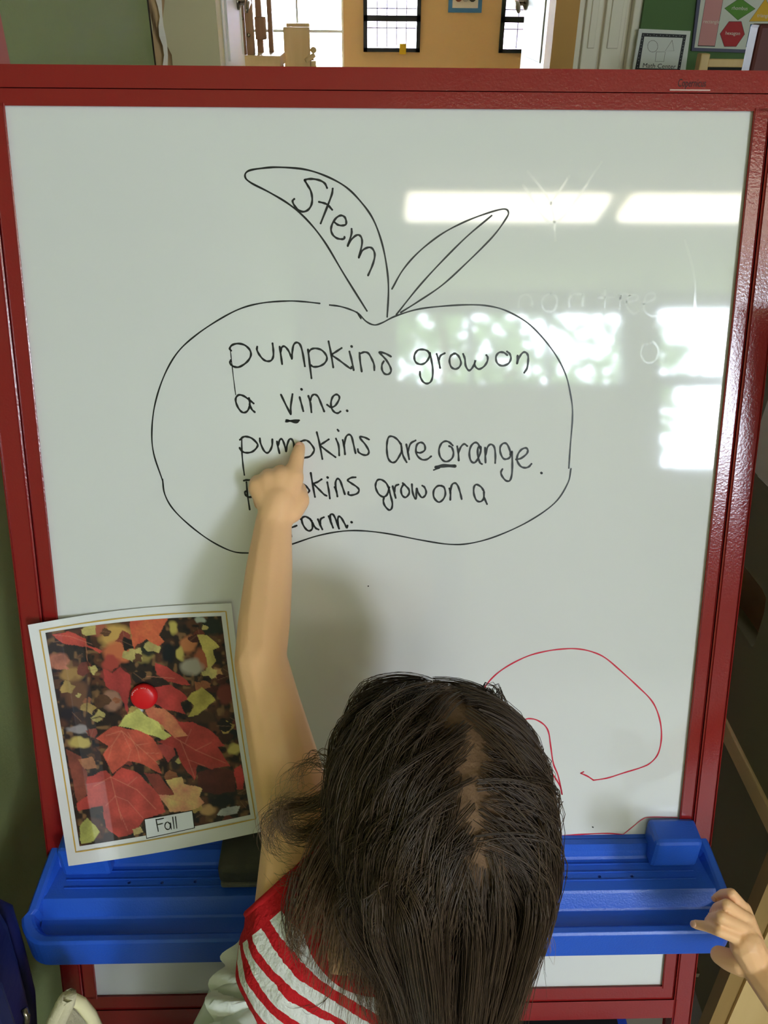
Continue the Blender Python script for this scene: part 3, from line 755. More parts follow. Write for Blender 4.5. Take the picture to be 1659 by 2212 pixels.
mark('handwritten_word', [
    [(785,1050),(740,1015),(690,1020),(665,1080),(660,1150),(670,1240)], [(620,1150),(690,1132),(730,1116)],
    [(900,1065),(870,1035),(825,1015),(790,1035),(795,1090),(830,1150),(870,1175),(905,1150),(905,1090),(880,1040)], [(905,1080),(940,1140),(975,1160)],
    [(968,1045),(990,1100),(1018,1158)], [(995,1100),(1000,1045),(1035,1022)],
    [(1088,1010),(1115,1080),(1138,1140)], [(1112,1060),(1107,1000),(1135,990),(1165,1040),(1205,1150)], [(1205,1150),(1190,1070),(1200,1015),(1230,1030),(1265,1090),(1292,1140),(1300,1115)], [(1343,1076)]],
    *C_, WPX, M_INK, label='handwritten word farm, last line')
mark('handwritten_word', [
    [(680,230),(650,170),(590,130),(500,108),(420,108),(370,122)], [(370,122),(410,190),(455,270),(475,370),(465,460),(420,530),(350,558),(280,530),(225,465),(205,410),(228,382)],
    [(758,240),(745,320),(690,470),(592,718)], [(568,422),(640,440),(690,465),(750,530)],
    [(785,705),(830,738),(890,748),(940,730),(940,670),(915,625),(865,610),(805,645),(755,720),(735,800),(755,870),(810,920),(870,935),(915,930),(920,905)],
    [(1018,795),(1015,870),(965,1030)], [(965,1030),(1000,960),(1070,890),(1120,880),(1155,920),(1160,1010),(1118,1190)],
    [(1118,1190),(1160,1100),(1230,1055),(1290,1055),(1330,1110),(1335,1190),(1300,1310),(1245,1435)]],
    *E_, 4.2, M_INK, label='handwritten word Stem inside the drawn stem')
O3, O4 = ((480, 320), 2.127), ((310, 640), 1.746)
mark('drawn_stem', [[(665,748),(560,580),(470,430),(390,330),(310,260),(220,205),(130,158),(105,130),(120,105),(180,93),(260,88),(380,98),(480,130),(570,180),(640,250),(695,330),(735,440),(758,560),(764,660),(758,775)]],
     *O3, 3.7, M_INK, label='drawn outline of the pumpkin stem')
mark('drawn_leaf', [[(780,647),(830,560),(900,480),(1000,400),(1100,345),(1200,305),(1290,280),(1315,295),(1300,330),(1240,410),(1120,530),(1010,630),(900,705),(820,755)], [(1238,310),(1120,410),(1000,530),(900,640),(800,765)]],
     *O3, 3.4, M_INK, label='drawn outline of a leaf with a midrib')
mark('drawn_pumpkin_outline', [
    [(665,27),(600,20),(540,18),(450,25),(370,45),(290,85),(200,145),(130,210),(80,295),(45,400),(32,500),(38,590),(72,695)],
    [(72,690),(80,745),(110,800),(170,860),(250,920),(330,960),(390,968),(460,962),(550,938),(650,905),(740,887),(820,884),(920,895),(1050,920),(1150,935),(1230,932),(1330,905),(1450,850),(1550,780),(1600,705),(1612,650)],
    [(1604,648),(1610,560),(1618,450),(1612,380),(1590,290),(1540,200),(1460,110),(1380,60),(1310,38),(1230,32),(1120,38),(1030,50),(950,75),(900,100),(870,108),(840,95),(810,65),(780,50),(740,38),(702,33)], [(805,60),(820,84)]],
     *O4, 3.2, M_INK, label='drawn outline of a pumpkin')
RC = ((1000, 1380), 3.456)
mark('red_scribble', [
    [(20,640),(60,520),(140,395),(220,290),(330,205),(480,130),(620,92),(750,75),(860,75),(960,95),(1060,140),(1180,240),(1300,350),(1400,450),(1450,540),(1478,650),(1480,760),(1455,860),(1400,925),(1330,960),(1200,1000),(1080,1038),(975,1055)],
    [(975,1055),(930,1025),(880,1003)], [(880,1003),(900,992)],
    [(470,622),(455,608),(490,595),(550,605),(610,645),(640,700),(655,800),(675,930),(710,1020),(740,1160)], [(740,1160),(720,1090),(640,970),(560,890),(460,825),(380,780)]],
     *RC, 3.0, M_REDINK, label='red marker loop scribbled beside the head')
mark('red_line', [[(600,1475),(715,1470),(900,1458),(1080,1452),(1195,1460)]], *RC, 2.6, M_REDINK, label='red marker line along the tray')
mark('red_line', [([(1195,1460),(1270,1400),(1340,1345),(1400,1330),(1600,1332)], 2.2)], *RC, 2.2, M_PINKINK, label='faded red line stepping up to the frame')
G6 = ((1080, 600), 4.1475)
mark('wiped_lettering', [
    [(165,265),(175,185),(225,150),(275,175),(295,260)], [(455,140),(395,170),(375,230),(400,290),(470,300),(510,240),(500,170),(455,140)],
    [(740,150),(670,145),(620,190),(620,260)], [(745,150),(740,250)], [(940,90),(940,260)], [(880,180),(1020,175)], [(1080,160),(1070,300)], [(1075,190),(1110,140),(1160,160)],
    [(1130,220),(1220,200),(1230,160),(1160,165),(1130,240),(1190,320),(1240,300)], [(1280,240),(1380,190),(1380,140),(1310,160),(1290,280),(1350,340),(1440,335)],
    [(1340,590),(1280,610),(1265,690),(1310,760),(1390,740),(1420,650),(1380,580),(1340,590)]],
     *G6, 4.5, M_GHOST, lift=.00012, label='faint traces of wiped off writing')['kind'] = 'stuff'
mark('wiped_lettering', [[(1140,370),(1190,440),(1200,520)], [(1190,440),(1230,380)], [(1130,400),(1200,480),(1300,350)], [(1480,520),(1500,600),(1500,690)]], (0, 0), 1.0, 5.0, M_GHOST, lift=.00012, label='faint traces of a wiped off drawing')['kind'] = 'stuff'
mark('marker_speck', [[(624, 1460), (625, 1462)], [(1280, 1786), (1281, 1787)], [(795, 1266), (796, 1266)]], (0, 0), 1.0, 2.6, M_INK, label='tiny ink specks')['kind'] = 'stuff'

# ---- blue tray
Y0 = BN(1300, 1812)[1]; XM = TOP[0]
def prow(row, z): return onZ(1300, row, z)[1]
zr = onY(1300, 1812, Y0 - .004)[2]
zfl = zr - .0205
prof = [(Y0 - .004, zr), (prow(1824, zr), zr), (prow(1827, zr - .004), zr - .003), (prow(1852, zfl + .001), zfl + .003), (prow(1856, zfl), zfl),
        (prow(1923, zfl - .004), zfl - .004), (prow(1930, zfl - .007), zfl - .007), (prow(1962, zfl - .022), zfl - .022), (prow(1968, zfl - .024), zfl - .024), (prow(2003, zfl - .024), zfl - .024)]
zlip = zfl - .017
yl0, yl1 = prow(2007, zlip), prow(2018, zlip)
zbot = onY(1300, 2066, yl1 + .001)[2]
hwB = .384
xLf = onZ(61, 1975, zlip)[0] - XM; xRf = onZ(1574, 1930, zlip)[0] - XM
hwF = (xRf - xLf) / 2 + .002
print('TRAY', prof, zlip, yl0, yl1, zbot, xLf, xRf)
trayO = thing('marker_tray', (XM, Y0, zbot), None, None)
trayO.parent = ea; trayO.location = tuple(WL[trayO] - WL[ea])
# the tray is one moulded part, so it is a mesh child of the easel
bpy.data.objects.remove(trayO)
rad = .03; yb = Y0 - .002; yf = yl1
def outline(inset):
    pts = []; hb, hf = hwB - inset, hwF - inset; yf_ = yf + inset; r_ = max(rad - inset * .7, .006)
    def hw(y): return hb + (hf - hb) * (yb - y) / (yb - yf)
    for k in range(9):
        y = yb + (yf_ + r_ - yb) * k / 8; pts.append((-hw(y), y))
    xc_ = -hw(yf_) + r_
    for k in range(1, 9):
        a = math.pi + k * math.pi / 16; pts.append((xc_ + r_ * math.cos(a), yf_ + r_ + r_ * math.sin(a)))
    n = 12
    for k in range(1, n): pts.append((xc_ * (1 - 2 * k / n), yf_))
    left = [(-p[0], p[1]) for p in pts[:17]][::-1]
    return pts + left
def rimz(y): u = min(1, max(0, (yb - y) / (yb - yf))); return zr + (zlip - zr) * (u ** 1.1)
def floorz(y):
    ys = [p[0] for p in prof][::-1]; zs = [p[1] for p in prof][::-1]
    return float(np.interp(y, ys, zs))
oo = outline(0); rings = []
spec = [(0.003, lambda p: zbot), (0.0, lambda p: zbot + .004), (0.0, lambda p: rimz(p[1]) - .003), (.0025, lambda p: rimz(p[1])), (.0085, lambda p: rimz(p[1])), (.0108, lambda p: rimz(p[1]) - .0025), (.014, lambda p: min(rimz(p[1]) - .003, floorz(p[1])) - .002)]
bm = bmesh.new()
for ins, zf in spec:
    pl = outline(ins); rings.append([bm.verts.new((XM + p[0], p[1], zf(q))) for p, q in zip(pl, oo)])
for a, b in zip(rings, rings[1:]):
    for i in range(len(a) - 1): bm.faces.new([a[i], a[i + 1], b[i + 1], b[i]])
# interior floor strips
ysamp = []
for k in range(len(prof) - 1): ysamp += [prof[k][0]] if k == 4 else [prof[k][0], (prof[k][0] + prof[k + 1][0]) / 2]
ysamp += [prof[-1][0], yl0 + .001]
def zprof(y): return floorz(y) if y >= prof[-1][0] else prof[-1][1]
rows = []
for y in ysamp:
    hw = hwB + (hwF - hwB) * (yb - y) / (yb - yf) - .0115
    d = y - yf - .012
    if d < rad: hw -= (rad - .01) * (1 - math.sqrt(max(0, 1 - ((rad - max(d, 0)) / rad) ** 2))) * .8
    rows.append([bm.verts.new((XM + hw * (2 * k / 8 - 1), y, zprof(y))) for k in range(9)])
HOLE_R = .0019
HOLES_T = [onZ(px, py, zfl - .002) for px, py in ((279, 1906), (350, 1906), (422, 1904), (1223, 1894), (1295, 1893), (1365, 1892))]
for ri, (a, b) in enumerate(zip(rows, rows[1:])):
    if ysamp[ri] == prof[4][0]:            # the pierced floor strip
        ge = lambda p, q: bm.edges.get((p, q)) or bm.edges.new((p, q))
        es = [ge(r_[i], r_[i + 1]) for r_ in (a, b) for i in range(8)] + [ge(a[0], b[0]), ge(a[8], b[8])]
        for q in HOLES_T:
            vs = [bm.verts.new((q[0] + HOLE_R * math.cos(t_), q[1] + HOLE_R * math.sin(t_), floorz(q[1] + HOLE_R * math.sin(t_)))) for t_ in np.arange(12) * math.pi / 6]
            es += [bm.edges.new((vs[i], vs[(i + 1) % 12])) for i in range(12)]
        bmesh.ops.triangle_fill(bm, edges=es, use_beauty=True)
        continue
    for i in range(8): bm.faces.new([a[i], a[i + 1], b[i + 1], b[i]])
# back plate of the tray and underside
bm_box(bm, (XM, Y0 + .001, (zr + zbot) / 2), (2 * hwB - .002, .008, zr - zbot))
me = bpy.data.meshes.new('marker_tray'); bmesh.ops.recalc_face_normals(bm, faces=bm.faces[:]); bm.to_mesh(me); bm.free()
tray = put('marker_tray', me, M_BLUE, ea, False); tray['label'] = 'long blue moulded plastic marker tray'
md = tray.modifiers.new('bevel', 'BEVEL'); md.width = .0018; md.segments = 2; md.limit_method = 'ANGLE'; md.angle_limit = .5
for sx in (1, -1):
    xa_ = BN(1392, 1800)[0] - XM; xb_ = onY(1508, 1800, Y0 - .012)[0] - XM
    x0_, x1_ = (xa_, xb_) if sx > 0 else (-xb_, -xa_)
    zt_ = onY(1450, 1777, Y0 - .002)[2]
    box('tray_bracket_block', (XM + (x0_ + x1_) / 2, Y0 - .012, (zt_ + zfl) / 2), (x1_ - x0_, .034, zt_ - zfl), M_BLUE, tray, None, .005)
for row in (1868, 1884, 1900):
    y = prow(row, zfl - .002)
    box('tray_ridge', (XM, y, floorz(y) + .0004), (2 * hwB - .045, .0016, .0016), M_BLUE, tray, None, .0004)
for q in HOLES_T:                              # the moulded sleeve of each hole
    V = [(q[0] + HOLE_R * math.cos(t_), q[1] + HOLE_R * math.sin(t_), floorz(q[1]) - dz) for dz in (.0002, .008) for t_ in np.arange(12) * math.pi / 6]
    pyd('drain_hole', V, [(i, (i + 1) % 12, 12 + (i + 1) % 12, 12 + i) for i in range(12)], M_BLUE, tray, True)

# blue bin hanging under the cross bar
zb0 = BP(0, PH + .05, 0)[2]
bq = BP(0, PH + .05, .0)
bin_ = box('lower_bin', (XM, bq[1] - .02, zb0 - .07), (2 * i1 - .10, .10, .10), M_BLUED, ea, None, .008)
box('bin_liner', (XM, bq[1] - .02, zb0 - .019), (2 * i1 - .13, .08, .004), M_BLACKP, bin_)

# ------------------------------------------------------------------ autumn poster held by a magnet
def bil(q, u, v):
    q = [np.array(p, float) for p in q]
    return (q[0] * (1 - u) + q[1] * u) * (1 - v) + (q[3] * (1 - u) + q[2] * u) * v
PQ = [(60, 1350), (500, 1303), (567, 1796), (148, 1871)]
def paper_px(u, v):
    p = bil(PQ, u, v)
    p = p + np.array([0, -13 * math.sin(math.pi * u) * (1 - v) * .8 + 9 * math.sin(math.pi * u) * v * .6])
    p = p + np.array([6 * math.sin(math.pi * v) * (1 - u) * .3 - 4 * math.sin(math.pi * v) * u, 0])
    return p
def paper_n(u, v):
    d2 = ((u - .57)) ** 2 * .9 + (v - .36) ** 2 * .35
    return .0012 + .030 * d2 + .022 * max(0, .25 - u) * 2 * (.4 + v) + (.026 * max(0, v - .68) / .32) + .010 * max(0, .15 - u) / .15
def paper_pt(u, v, lift=0.0):
    p = paper_px(u, v); return BN(p[0], p[1], paper_n(u, v) + lift)
def inv_paper(px, py):
    u, v = .5, .5
    for _ in range(12):
        p = paper_px(u, v); e_ = 1e-4
        du = (paper_px(u + e_, v) - p) / e_; dv = (paper_px(u, v + e_) - p) / e_
        J = np.stack([du, dv], 1); s = np.linalg.solve(J, np.array([px, py]) - p); u += s[0]; v += s[1]
    return u, v
fp = thing('fall_poster', BN(350, 1860, .01), 'white sheet printed with red maple leaves and the word Fall, hanging under the red magnet', 'poster')
def grid_mesh(name, u0, u1, v0, v1, nu, nv, fn, m, parent, smooth=True, uvq=None):
    V = []; 
    for j in range(nv + 1):
        for i in range(nu + 1):
            if uvq is None: u, v = u0 + (u1 - u0) * i / nu, v0 + (v1 - v0) * j / nv
            else: u, v = bil(uvq, i / nu, j / nv)
            V.append(fn(u, v))
    Fc = [(j * (nu + 1) + i, j * (nu + 1) + i + 1, (j + 1) * (nu + 1) + i + 1, (j + 1) * (nu + 1) + i) for j in range(nv) for i in range(nu)]
    return pyd(name, V, Fc, m, parent, smooth)
grid_mesh('paper_sheet', 0, 1, 0, 1, 40, 48, paper_pt, mat('poster_paper', (232, 232, 232), .5, .4), fp)
# printed photograph, painted stroke by stroke into a colour attribute
GQ = [(98, 1367), (478, 1331), (541, 1760), (172, 1828)]
UVQ = [inv_paper(*q) for q in GQ]
NU, NV = 230, 270
gp = np.zeros(((NU + 1) * (NV + 1), 2))
k = 0
for j in range(NV + 1):
    for i in range(NU + 1):
        gp[k] = bil(GQ, i / NU, j / NV); k += 1
gp = (gp - np.array([40, 1280])) * 2.9625
rng = np.random.RandomState(3)
def vnoise(scale, seed):
    r = np.random.RandomState(seed); G = r.rand(64, 64); x = gp[:, 0] / scale % 63; y = gp[:, 1] / scale % 63
    xi, yi = x.astype(int), y.astype(int); fx, fy = x - xi, y - yi; fx = fx * fx * (3 - 2 * fx); fy = fy * fy * (3 - 2 * fy)
    g = lambda a, b: G[b % 64, a % 64]
    return (g(xi, yi) * (1 - fx) + g(xi + 1, yi) * fx) * (1 - fy) + (g(xi, yi + 1) * (1 - fx) + g(xi + 1, yi + 1) * fx) * fy
n1, n2, n3 = vnoise(70, 1), vnoise(28, 2), vnoise(9, 3)
warp = np.stack([(vnoise(30, 5) - .5) * 26, (vnoise(30, 6) - .5) * 26], 1)
L_ = lambda c: np.array(lin(c))
colr = np.outer(np.ones(len(gp)), L_((44, 30, 22)))
bl = np.clip((n1 - .5) * 4, 0, 1)[:, None]; colr = colr * (1 - bl) + L_((92, 50, 28)) * bl
bl = np.clip((n2 - .66) * 5, 0, 1)[:, None]; colr = colr * (1 - bl) + L_((130, 92, 52)) * bl
bl = np.clip((.30 - n2) * 5, 0, 1)[:, None]; colr = colr * (1 - bl) + L_((20, 18, 20)) * bl
def blob(cx_, cy_, rx, ry, c, a=1.0, soft=.6):
    global colr
    g = gp + warp * .8
    d = ((g[:, 0] - cx_) / rx) ** 2 + ((g[:, 1] - cy_) / ry) ** 2
    w_ = (np.clip((1 - d) / soft, 0, 1) * a)[:, None]; colr = colr * (1 - w_) + L_(c) * w_
def inside(poly, g):
    ins = np.zeros(len(g), bool); n = len(poly)
    for i in range(n):
        x1, y1 = poly[i]; x2, y2 = poly[(i + 1) % n]
        if y1 == y2: continue
        cnd = ((y1 > g[:, 1]) != (y2 > g[:, 1])) & (g[:, 0] < (x2 - x1) * (g[:, 1] - y1) / (y2 - y1) + x1); ins ^= cnd
    return ins
def leaf(poly, c, c2=None, rag=.35, veins=None):
    """serrated leaf-shaped patch with gently varying ink"""
    global colr
    pts = []
    r = np.random.RandomState(int(poly[0][0]))
    for i in range(len(poly)):
        a, b = np.array(poly[i], float), np.array(poly[(i + 1) % len(poly)], float)
        L0 = np.linalg.norm(b - a); nn = np.array([(b - a)[1], -(b - a)[0]]) / (L0 + 1e-6); ns = max(1, int(L0 / 32))
        for q in range(ns):
            p_ = a + (b - a) * q / ns
            pts.append(p_ + (nn * r.uniform(-7, 9) * rag * 2 if q else 0))
    s = inside(pts, gp); base = L_(c)
    t = np.clip((n2 * .25 + n1 * .75 - .2) * 1.4, 0, 1)[:, None]
    cc = base * (.68 + .5 * t) if c2 is None else base * (1 - t) + L_(c2) * t
    cc = cc * (.9 + .2 * n3[:, None]); colr[s] = cc[s]
    return s
def vein(pts, c, wd=2.2, a=.6):
    global colr
    for p, q in zip(pts, pts[1:]):
        p, q = np.array(p, float), np.array(q, float); d = q - p; L2 = d @ d
        t = np.clip(((gp - p) @ d) / L2, 0, 1); dist = np.linalg.norm(gp - p - t[:, None] * d, axis=1)
        w_ = (np.clip(1.5 - dist / wd, 0, 1) * a)[:, None]; colr = colr * (1 - w_) + L_(c) * w_
for b in ((620, 300, 120, 90, (206, 160, 70)), (500, 250, 70, 50, (176, 90, 60)), (640, 400, 120, 80, (206, 104, 52)), (590, 470, 70, 60, (176, 58, 42)), (800, 420, 70, 60, (150, 130, 60)),
          (250, 440, 90, 60, (186, 108, 78)), (340, 530, 90, 60, (170, 128, 58)), (370, 660, 80, 120, (110, 66, 32)), (600, 700, 70, 80, (160, 112, 88)), (990, 240, 34, 50, (190, 170, 70)),
          (1090, 340, 60, 70, (200, 118, 60)), (1180, 430, 60, 80, (170, 84, 44)), (1110, 480, 90, 60, (168, 158, 138)), (1040, 400, 30, 50, (196, 176, 78)), (1290, 520, 60, 40, (196, 140, 80)),
          (960, 400, 60, 80, (16, 20, 28)), (820, 380, 60, 50, (40, 42, 32)), (1240, 220, 90, 70, (34, 40, 34)), (1170, 180, 40, 24, (180, 190, 176)), (340, 780, 90, 60, (30, 22, 28)), (380, 880, 80, 30, (150, 140, 140)),
          (390, 960, 80, 40, (196, 172, 80)), (1200, 800, 90, 50, (70, 44, 28)), (1330, 650, 60, 80, (120, 46, 36)), (1360, 900, 60, 70, (26, 32, 32)), (1390, 1000, 50, 40, (206, 184, 90)), (560, 540, 40, 40, (140, 50, 40)),
          (770, 760, 40, 26, (206, 206, 216)), (1010, 1090, 40, 60, (60, 46, 40)), (700, 1100, 40, 30, (30, 22, 24)), (1310, 1330, 110, 50, (22, 20, 24)), (1210, 1390, 60, 40, (196, 150, 92)), (800, 1180, 40, 40, (34, 26, 26)), (580, 1560, 60, 40, (56, 40, 34)), (470, 1480, 60, 50, (80, 50, 40))):
    blob(*b)
rb_ = np.random.RandomState(21)
for _ in range(95):
    cx_, cy_ = rb_.uniform(170, 1480), rb_.uniform(160, 1620); rr_ = rb_.uniform(22, 70); a0_ = rb_.uniform(0, 6.28)
    pc = [(120, 50, 34), (150, 60, 40), (96, 60, 34), (186, 150, 70), (62, 34, 24), (168, 96, 52), (36, 26, 22), (196, 176, 96), (84, 34, 26)][rb_.randint(9)]
    rd_ = rb_.uniform(.5, 1.05, 11)
    pl_ = [(cx_ + rr_ * rd_[q] * math.cos(a0_ + q * .571), cy_ + rr_ * rd_[q] * math.sin(a0_ + q * .571) * .8) for q in range(11)]
    leaf(pl_, pc, rag=.3)
    if rb_.rand() < .5: vein([(cx_ - rr_ * .7 * math.cos(a0_), cy_ - rr_ * .6 * math.sin(a0_)), (cx_ + rr_ * math.cos(a0_), cy_ + rr_ * .8 * math.sin(a0_))], (170, 120, 84), 2.0, .4)
leaf([(710,190),(960,180),(930,230),(900,290),(935,330),(900,360),(820,315),(760,350),(740,380),(725,300)], (222, 110, 48), (200, 60, 40))
leaf([(210,270),(320,258),(430,310),(435,345),(500,370),(540,390),(520,405),(440,360),(360,345),(280,330)], (206, 66, 46))
leaf([(1145,280),(1210,280),(1290,350),(1250,370),(1270,440),(1220,500),(1200,400)], (206, 184, 84))
leaf([(200,420),(290,400),(330,440),(300,470),(330,500),(230,490)], (190, 110, 80))
leaf([(540,500),(600,530),(650,490),(715,540),(720,620),(700,700),(705,790),(650,660),(560,610)], (176, 48, 42))
leaf([(875,465),(960,490),(1040,540),(1105,600),(1050,600),(960,580),(890,540)], (200, 58, 46))
leaf([(870,620),(980,600),(1070,660),(1090,690),(1040,710),(1075,785),(960,760),(870,720)], (200, 52, 44))
leaf([(1110,650),(1180,610),(1270,690),(1230,720),(1150,790),(1090,800),(1130,730),(1080,690)], (192, 172, 66))
leaf([(300,1000),(400,1050),(440,1160),(440,1280),(380,1380),(345,1200)], (146, 70, 48))
leaf([(380,1070),(470,1050),(500,1120),(420,1130)], (190, 120, 70))
leaf([(1150,1150),(1280,1120),(1400,1150),(1390,1270),(1260,1290),(1150,1260)], (92, 30, 24))
leaf([(880,980),(990,950),(1010,1040),(960,1090)], (190, 66, 56))
leaf([(810,760),(860,740),(935,750),(1030,830),(1120,830),(1230,880),(1330,980),(1280,990),(1360,1110),(1240,1130),(1150,1100),(1130,1200),(1050,1100),(1010,1000),(890,960),(985,920),(920,850),(850,820)], (186, 52, 42))
leaf([(810,760),(860,740),(935,750),(1020,830),(1090,920),(1000,930),(920,850),(850,820)], (222, 140, 84), (200, 84, 60))
leaf([(440,1180),(560,1140),(600,1180),(660,1120),(760,1150),(900,1280),(940,1400),(880,1420),(800,1450),(720,1540),(640,1560),(560,1500),(540,1360),(380,1400),(370,1350),(440,1300),(430,1220)], (200, 62, 46))
leaf([(945,1200),(1050,1175),(1060,1220),(1180,1250),(1160,1300),(1190,1340),(1110,1390),(970,1400),(900,1290),(1000,1290)], (226, 196, 110), (216, 110, 96))
leaf([(800,1150),(900,1160),(1000,1290),(900,1290)], (150, 56, 42))
leaf([(495,935),(560,890),(620,860),(700,880),(800,890),(880,960),(930,1060),(880,1080),(920,1160),(800,1100),(700,1080),(600,1160),(560,1080),(540,1040),(575,985)], (212, 82, 52))
leaf([(640,860),(690,790),(740,770),(770,750),(810,790),(905,840),(920,880),(985,920),(930,950),(860,920),(740,880)], (212, 206, 100))
leaf([(1385,1130),(1430,1100),(1450,1180),(1440,1260),(1400,1260)], (200, 42, 42))
leaf([(1270,1420),(1300,1380),(1340,1370),(1420,1365),(1400,1410),(1300,1425)], (190, 190, 192))
leaf([(390,1500),(440,1440),(520,1530),(480,1590),(400,1610)], (186, 186, 84))
leaf([(730,1510),(780,1490),(800,1525),(740,1545)], (226, 196, 120))
for v_ in ([(660,890),(760,980),(900,1100)], [(660,890),(600,980),(570,1080)], [(660,890),(560,920)], [(700,900),(760,1000),(780,1080)], [(590,1180),(620,1300),(660,1450)], [(590,1180),(760,1260),(880,1380)],
           [(590,1180),(480,1240)], [(1000,930),(1140,1010),(1330,1090)], [(1040,950),(1090,1070),(1130,1180)], [(1140,1010),(1240,960)], [(900,1290),(1040,1330),(1130,1370)], [(430,330),(440,450)], [(1000,560),(820,550)]):
    vein(v_, (228, 140, 100), 2.4, .45)
for v_ in ([(660,890),(720,1010),(700,1070)], [(760,980),(840,970)], [(820,1030),(900,1030)], [(600,980),(550,1020)], [(620,1300),(700,1330),(800,1440)], [(620,1300),(560,1360)], [(640,1380),(700,1520)], [(700,1230),(760,1180)], [(1090,1070),(1200,1110)], [(1070,970),(1110,880)], [(470,345),(330,290),(230,275)]): vein(v_, (232, 150, 116), 1.8, .4)
for v_ in ([(440,450),(470,560),(440,680),(430,820),(460,960)], [(440,820),(520,800),(640,850)], [(480,980),(540,1060),(580,1150)]):
    vein(v_, (48, 26, 22), 4.0, .8)
pr = grid_mesh('printed_photograph', 0, 1, 0, 1, NU, NV, lambda u, v: paper_pt(u, v, .0004), attr_mat('printed_ink', .45, .4), fp, True, UVQ)
at_ = pr.data.color_attributes.new('Col', 'FLOAT_COLOR', 'POINT')
rgba = np.ones((len(gp), 4)); rgba[:, :3] = np.clip((colr * .88 + colr.mean(1)[:, None] * .12) * .95, 0, 1); at_.data.foreach_set('color', rgba.ravel())
# gold rule and caption
M_GOLD = mat('gold_rule', (206, 168, 76), .5, .4)
GB = [(86, 1362), (488, 1321), (552, 1769), (164, 1841)]
uvb = [inv_paper(*q) for q in GB]
V, Fc = [], []
path = []
for a, b in ((0, 1), (1, 2), (2, 3), (3, 0)):
    for k in range(30): path.append(np.array(uvb[a]) + (np.array(uvb[b]) - np.array(uvb[a])) * k / 30)
path.append(np.array(uvb[0])); V2, F2 = [], []
asp = np.array([.216, .279]); ribbon2d(V2, F2, [p * asp for p in path], .0014)
pyd('gold_border', [paper_pt(p[0] / asp[0], p[1] / asp[1], .0007) for p in V2], F2, M_GOLD, fp)
LQ = [inv_paper(*q) for q in ((311, 1769), (416, 1750), (421, 1789), (316, 1812))]
grid_mesh('caption_box_outline', 0, 1, 0, 1, 8, 4, lambda u, v: paper_pt(u, v, .0010), M_INK, fp, True, LQ)
cI = np.mean(np.array(LQ), 0); LQ2 = [tuple(cI + (np.array(q) - cI) * np.array([.97, .92])) for q in LQ]
grid_mesh('caption_box', 0, 1, 0, 1, 8, 4, lambda u, v: paper_pt(u, v, .0016), mat('caption_paper', (232, 234, 238), .5, .4), fp, True, LQ2)
lw = [([(337,1770),(342,1796)], 0), ([(337,1771),(353,1768)], 0), ([(339,1782),(351,1779)], 0),
      ([(367,1780),(362,1776),(357,1780),(357,1788),(362,1792),(367,1789),(368,1778)], 0), ([(368,1778),(370,1791)], 0), ([(373,1765),(376,1790)], 0), ([(379,1764),(382,1789)], 0)]
V2, F2 = [], []
for st, _ in lw: ribbon2d(V2, F2, [np.array(inv_paper(*q)) * asp for q in catmull(st, 5)], .00105)
pyd('fall_lettering', [paper_pt(p[0] / asp[0], p[1] / asp[1], .0022) for p in V2], F2, M_INK, fp)
# magnet
mg_c = BN(312, 1503, .0045)
mg = thing('round_magnet', mg_c, 'round red plastic magnet pinning the leaf sheet to the board', 'magnet')
mx_ = np.stack([np.array([1., 0, 0]), -ED, EN])
bm = bmesh.new(); add_lathe(bm, mg_c, [(0, -.002), (.0142, -.002), (.0148, .001), (.0140, .0048), (.0115, .0066), (.006, .0074), (0, .0076)], mx_, 40)
from_bm('magnet_disc', bm, mat('red_magnet', (222, 26, 34), .35, .5), mg, True)
chars = 'HOUSE AGAIN'
vs_, fs_ = [], []
for i, chh in enumerate(chars):
    if chh == ' ': continue
    a = math.radians(158 - i * 10.5)
    me_ = text_mesh(chh, .0034); org = mg_c + EN * .0064 + (mx_[0] * math.cos(a) + mx_[1] * math.sin(a)) * .0118
    tx = mx_[0] * math.sin(a) - mx_[1] * math.cos(a); ty = mx_[0] * math.cos(a) + mx_[1] * math.sin(a); b0 = len(vs_)
    for v in me_.vertices: vs_.append(org + tx * v.co.x + ty * v.co.y)
    for p in me_.polygons: fs_.append([b0 + q for q in p.vertices])
    bpy.data.meshes.remove(me_)
pyd('magnet_lettering', vs_, fs_, mat('pale_lettering', (240, 190, 190), .5, .3), mg)

# ------------------------------------------------------------------ felt eraser on the tray
er = thing('board_eraser', onZ(540, 1880, zfl), 'black felt whiteboard eraser with grey base lying on the blue tray', 'eraser')
EX = .055; yfe = onZ(520, 1923, zfl)[1]; yce = yfe + .029
e_ax = np.eye(3)
xl0 = onZ(479, 1910, zfl)[0]; ze = floorz(yce) + .0022
box('felt_pad', (xl0 + EX, yce, ze + .0045), (2 * EX, .056, .009), mat('grey_felt', (120, 118, 108), .95, .1, var=.15, vscale=200, bump=.8, bscale=300), er, e_ax, .003)
box('eraser_body', (xl0 + EX, yce, ze + .0225), (2 * EX + .002, .058, .027), mat('black_foam', (74, 74, 64), .8, .3, var=.12, vscale=60, bump=.5, bscale=260), er, e_ax, .006)

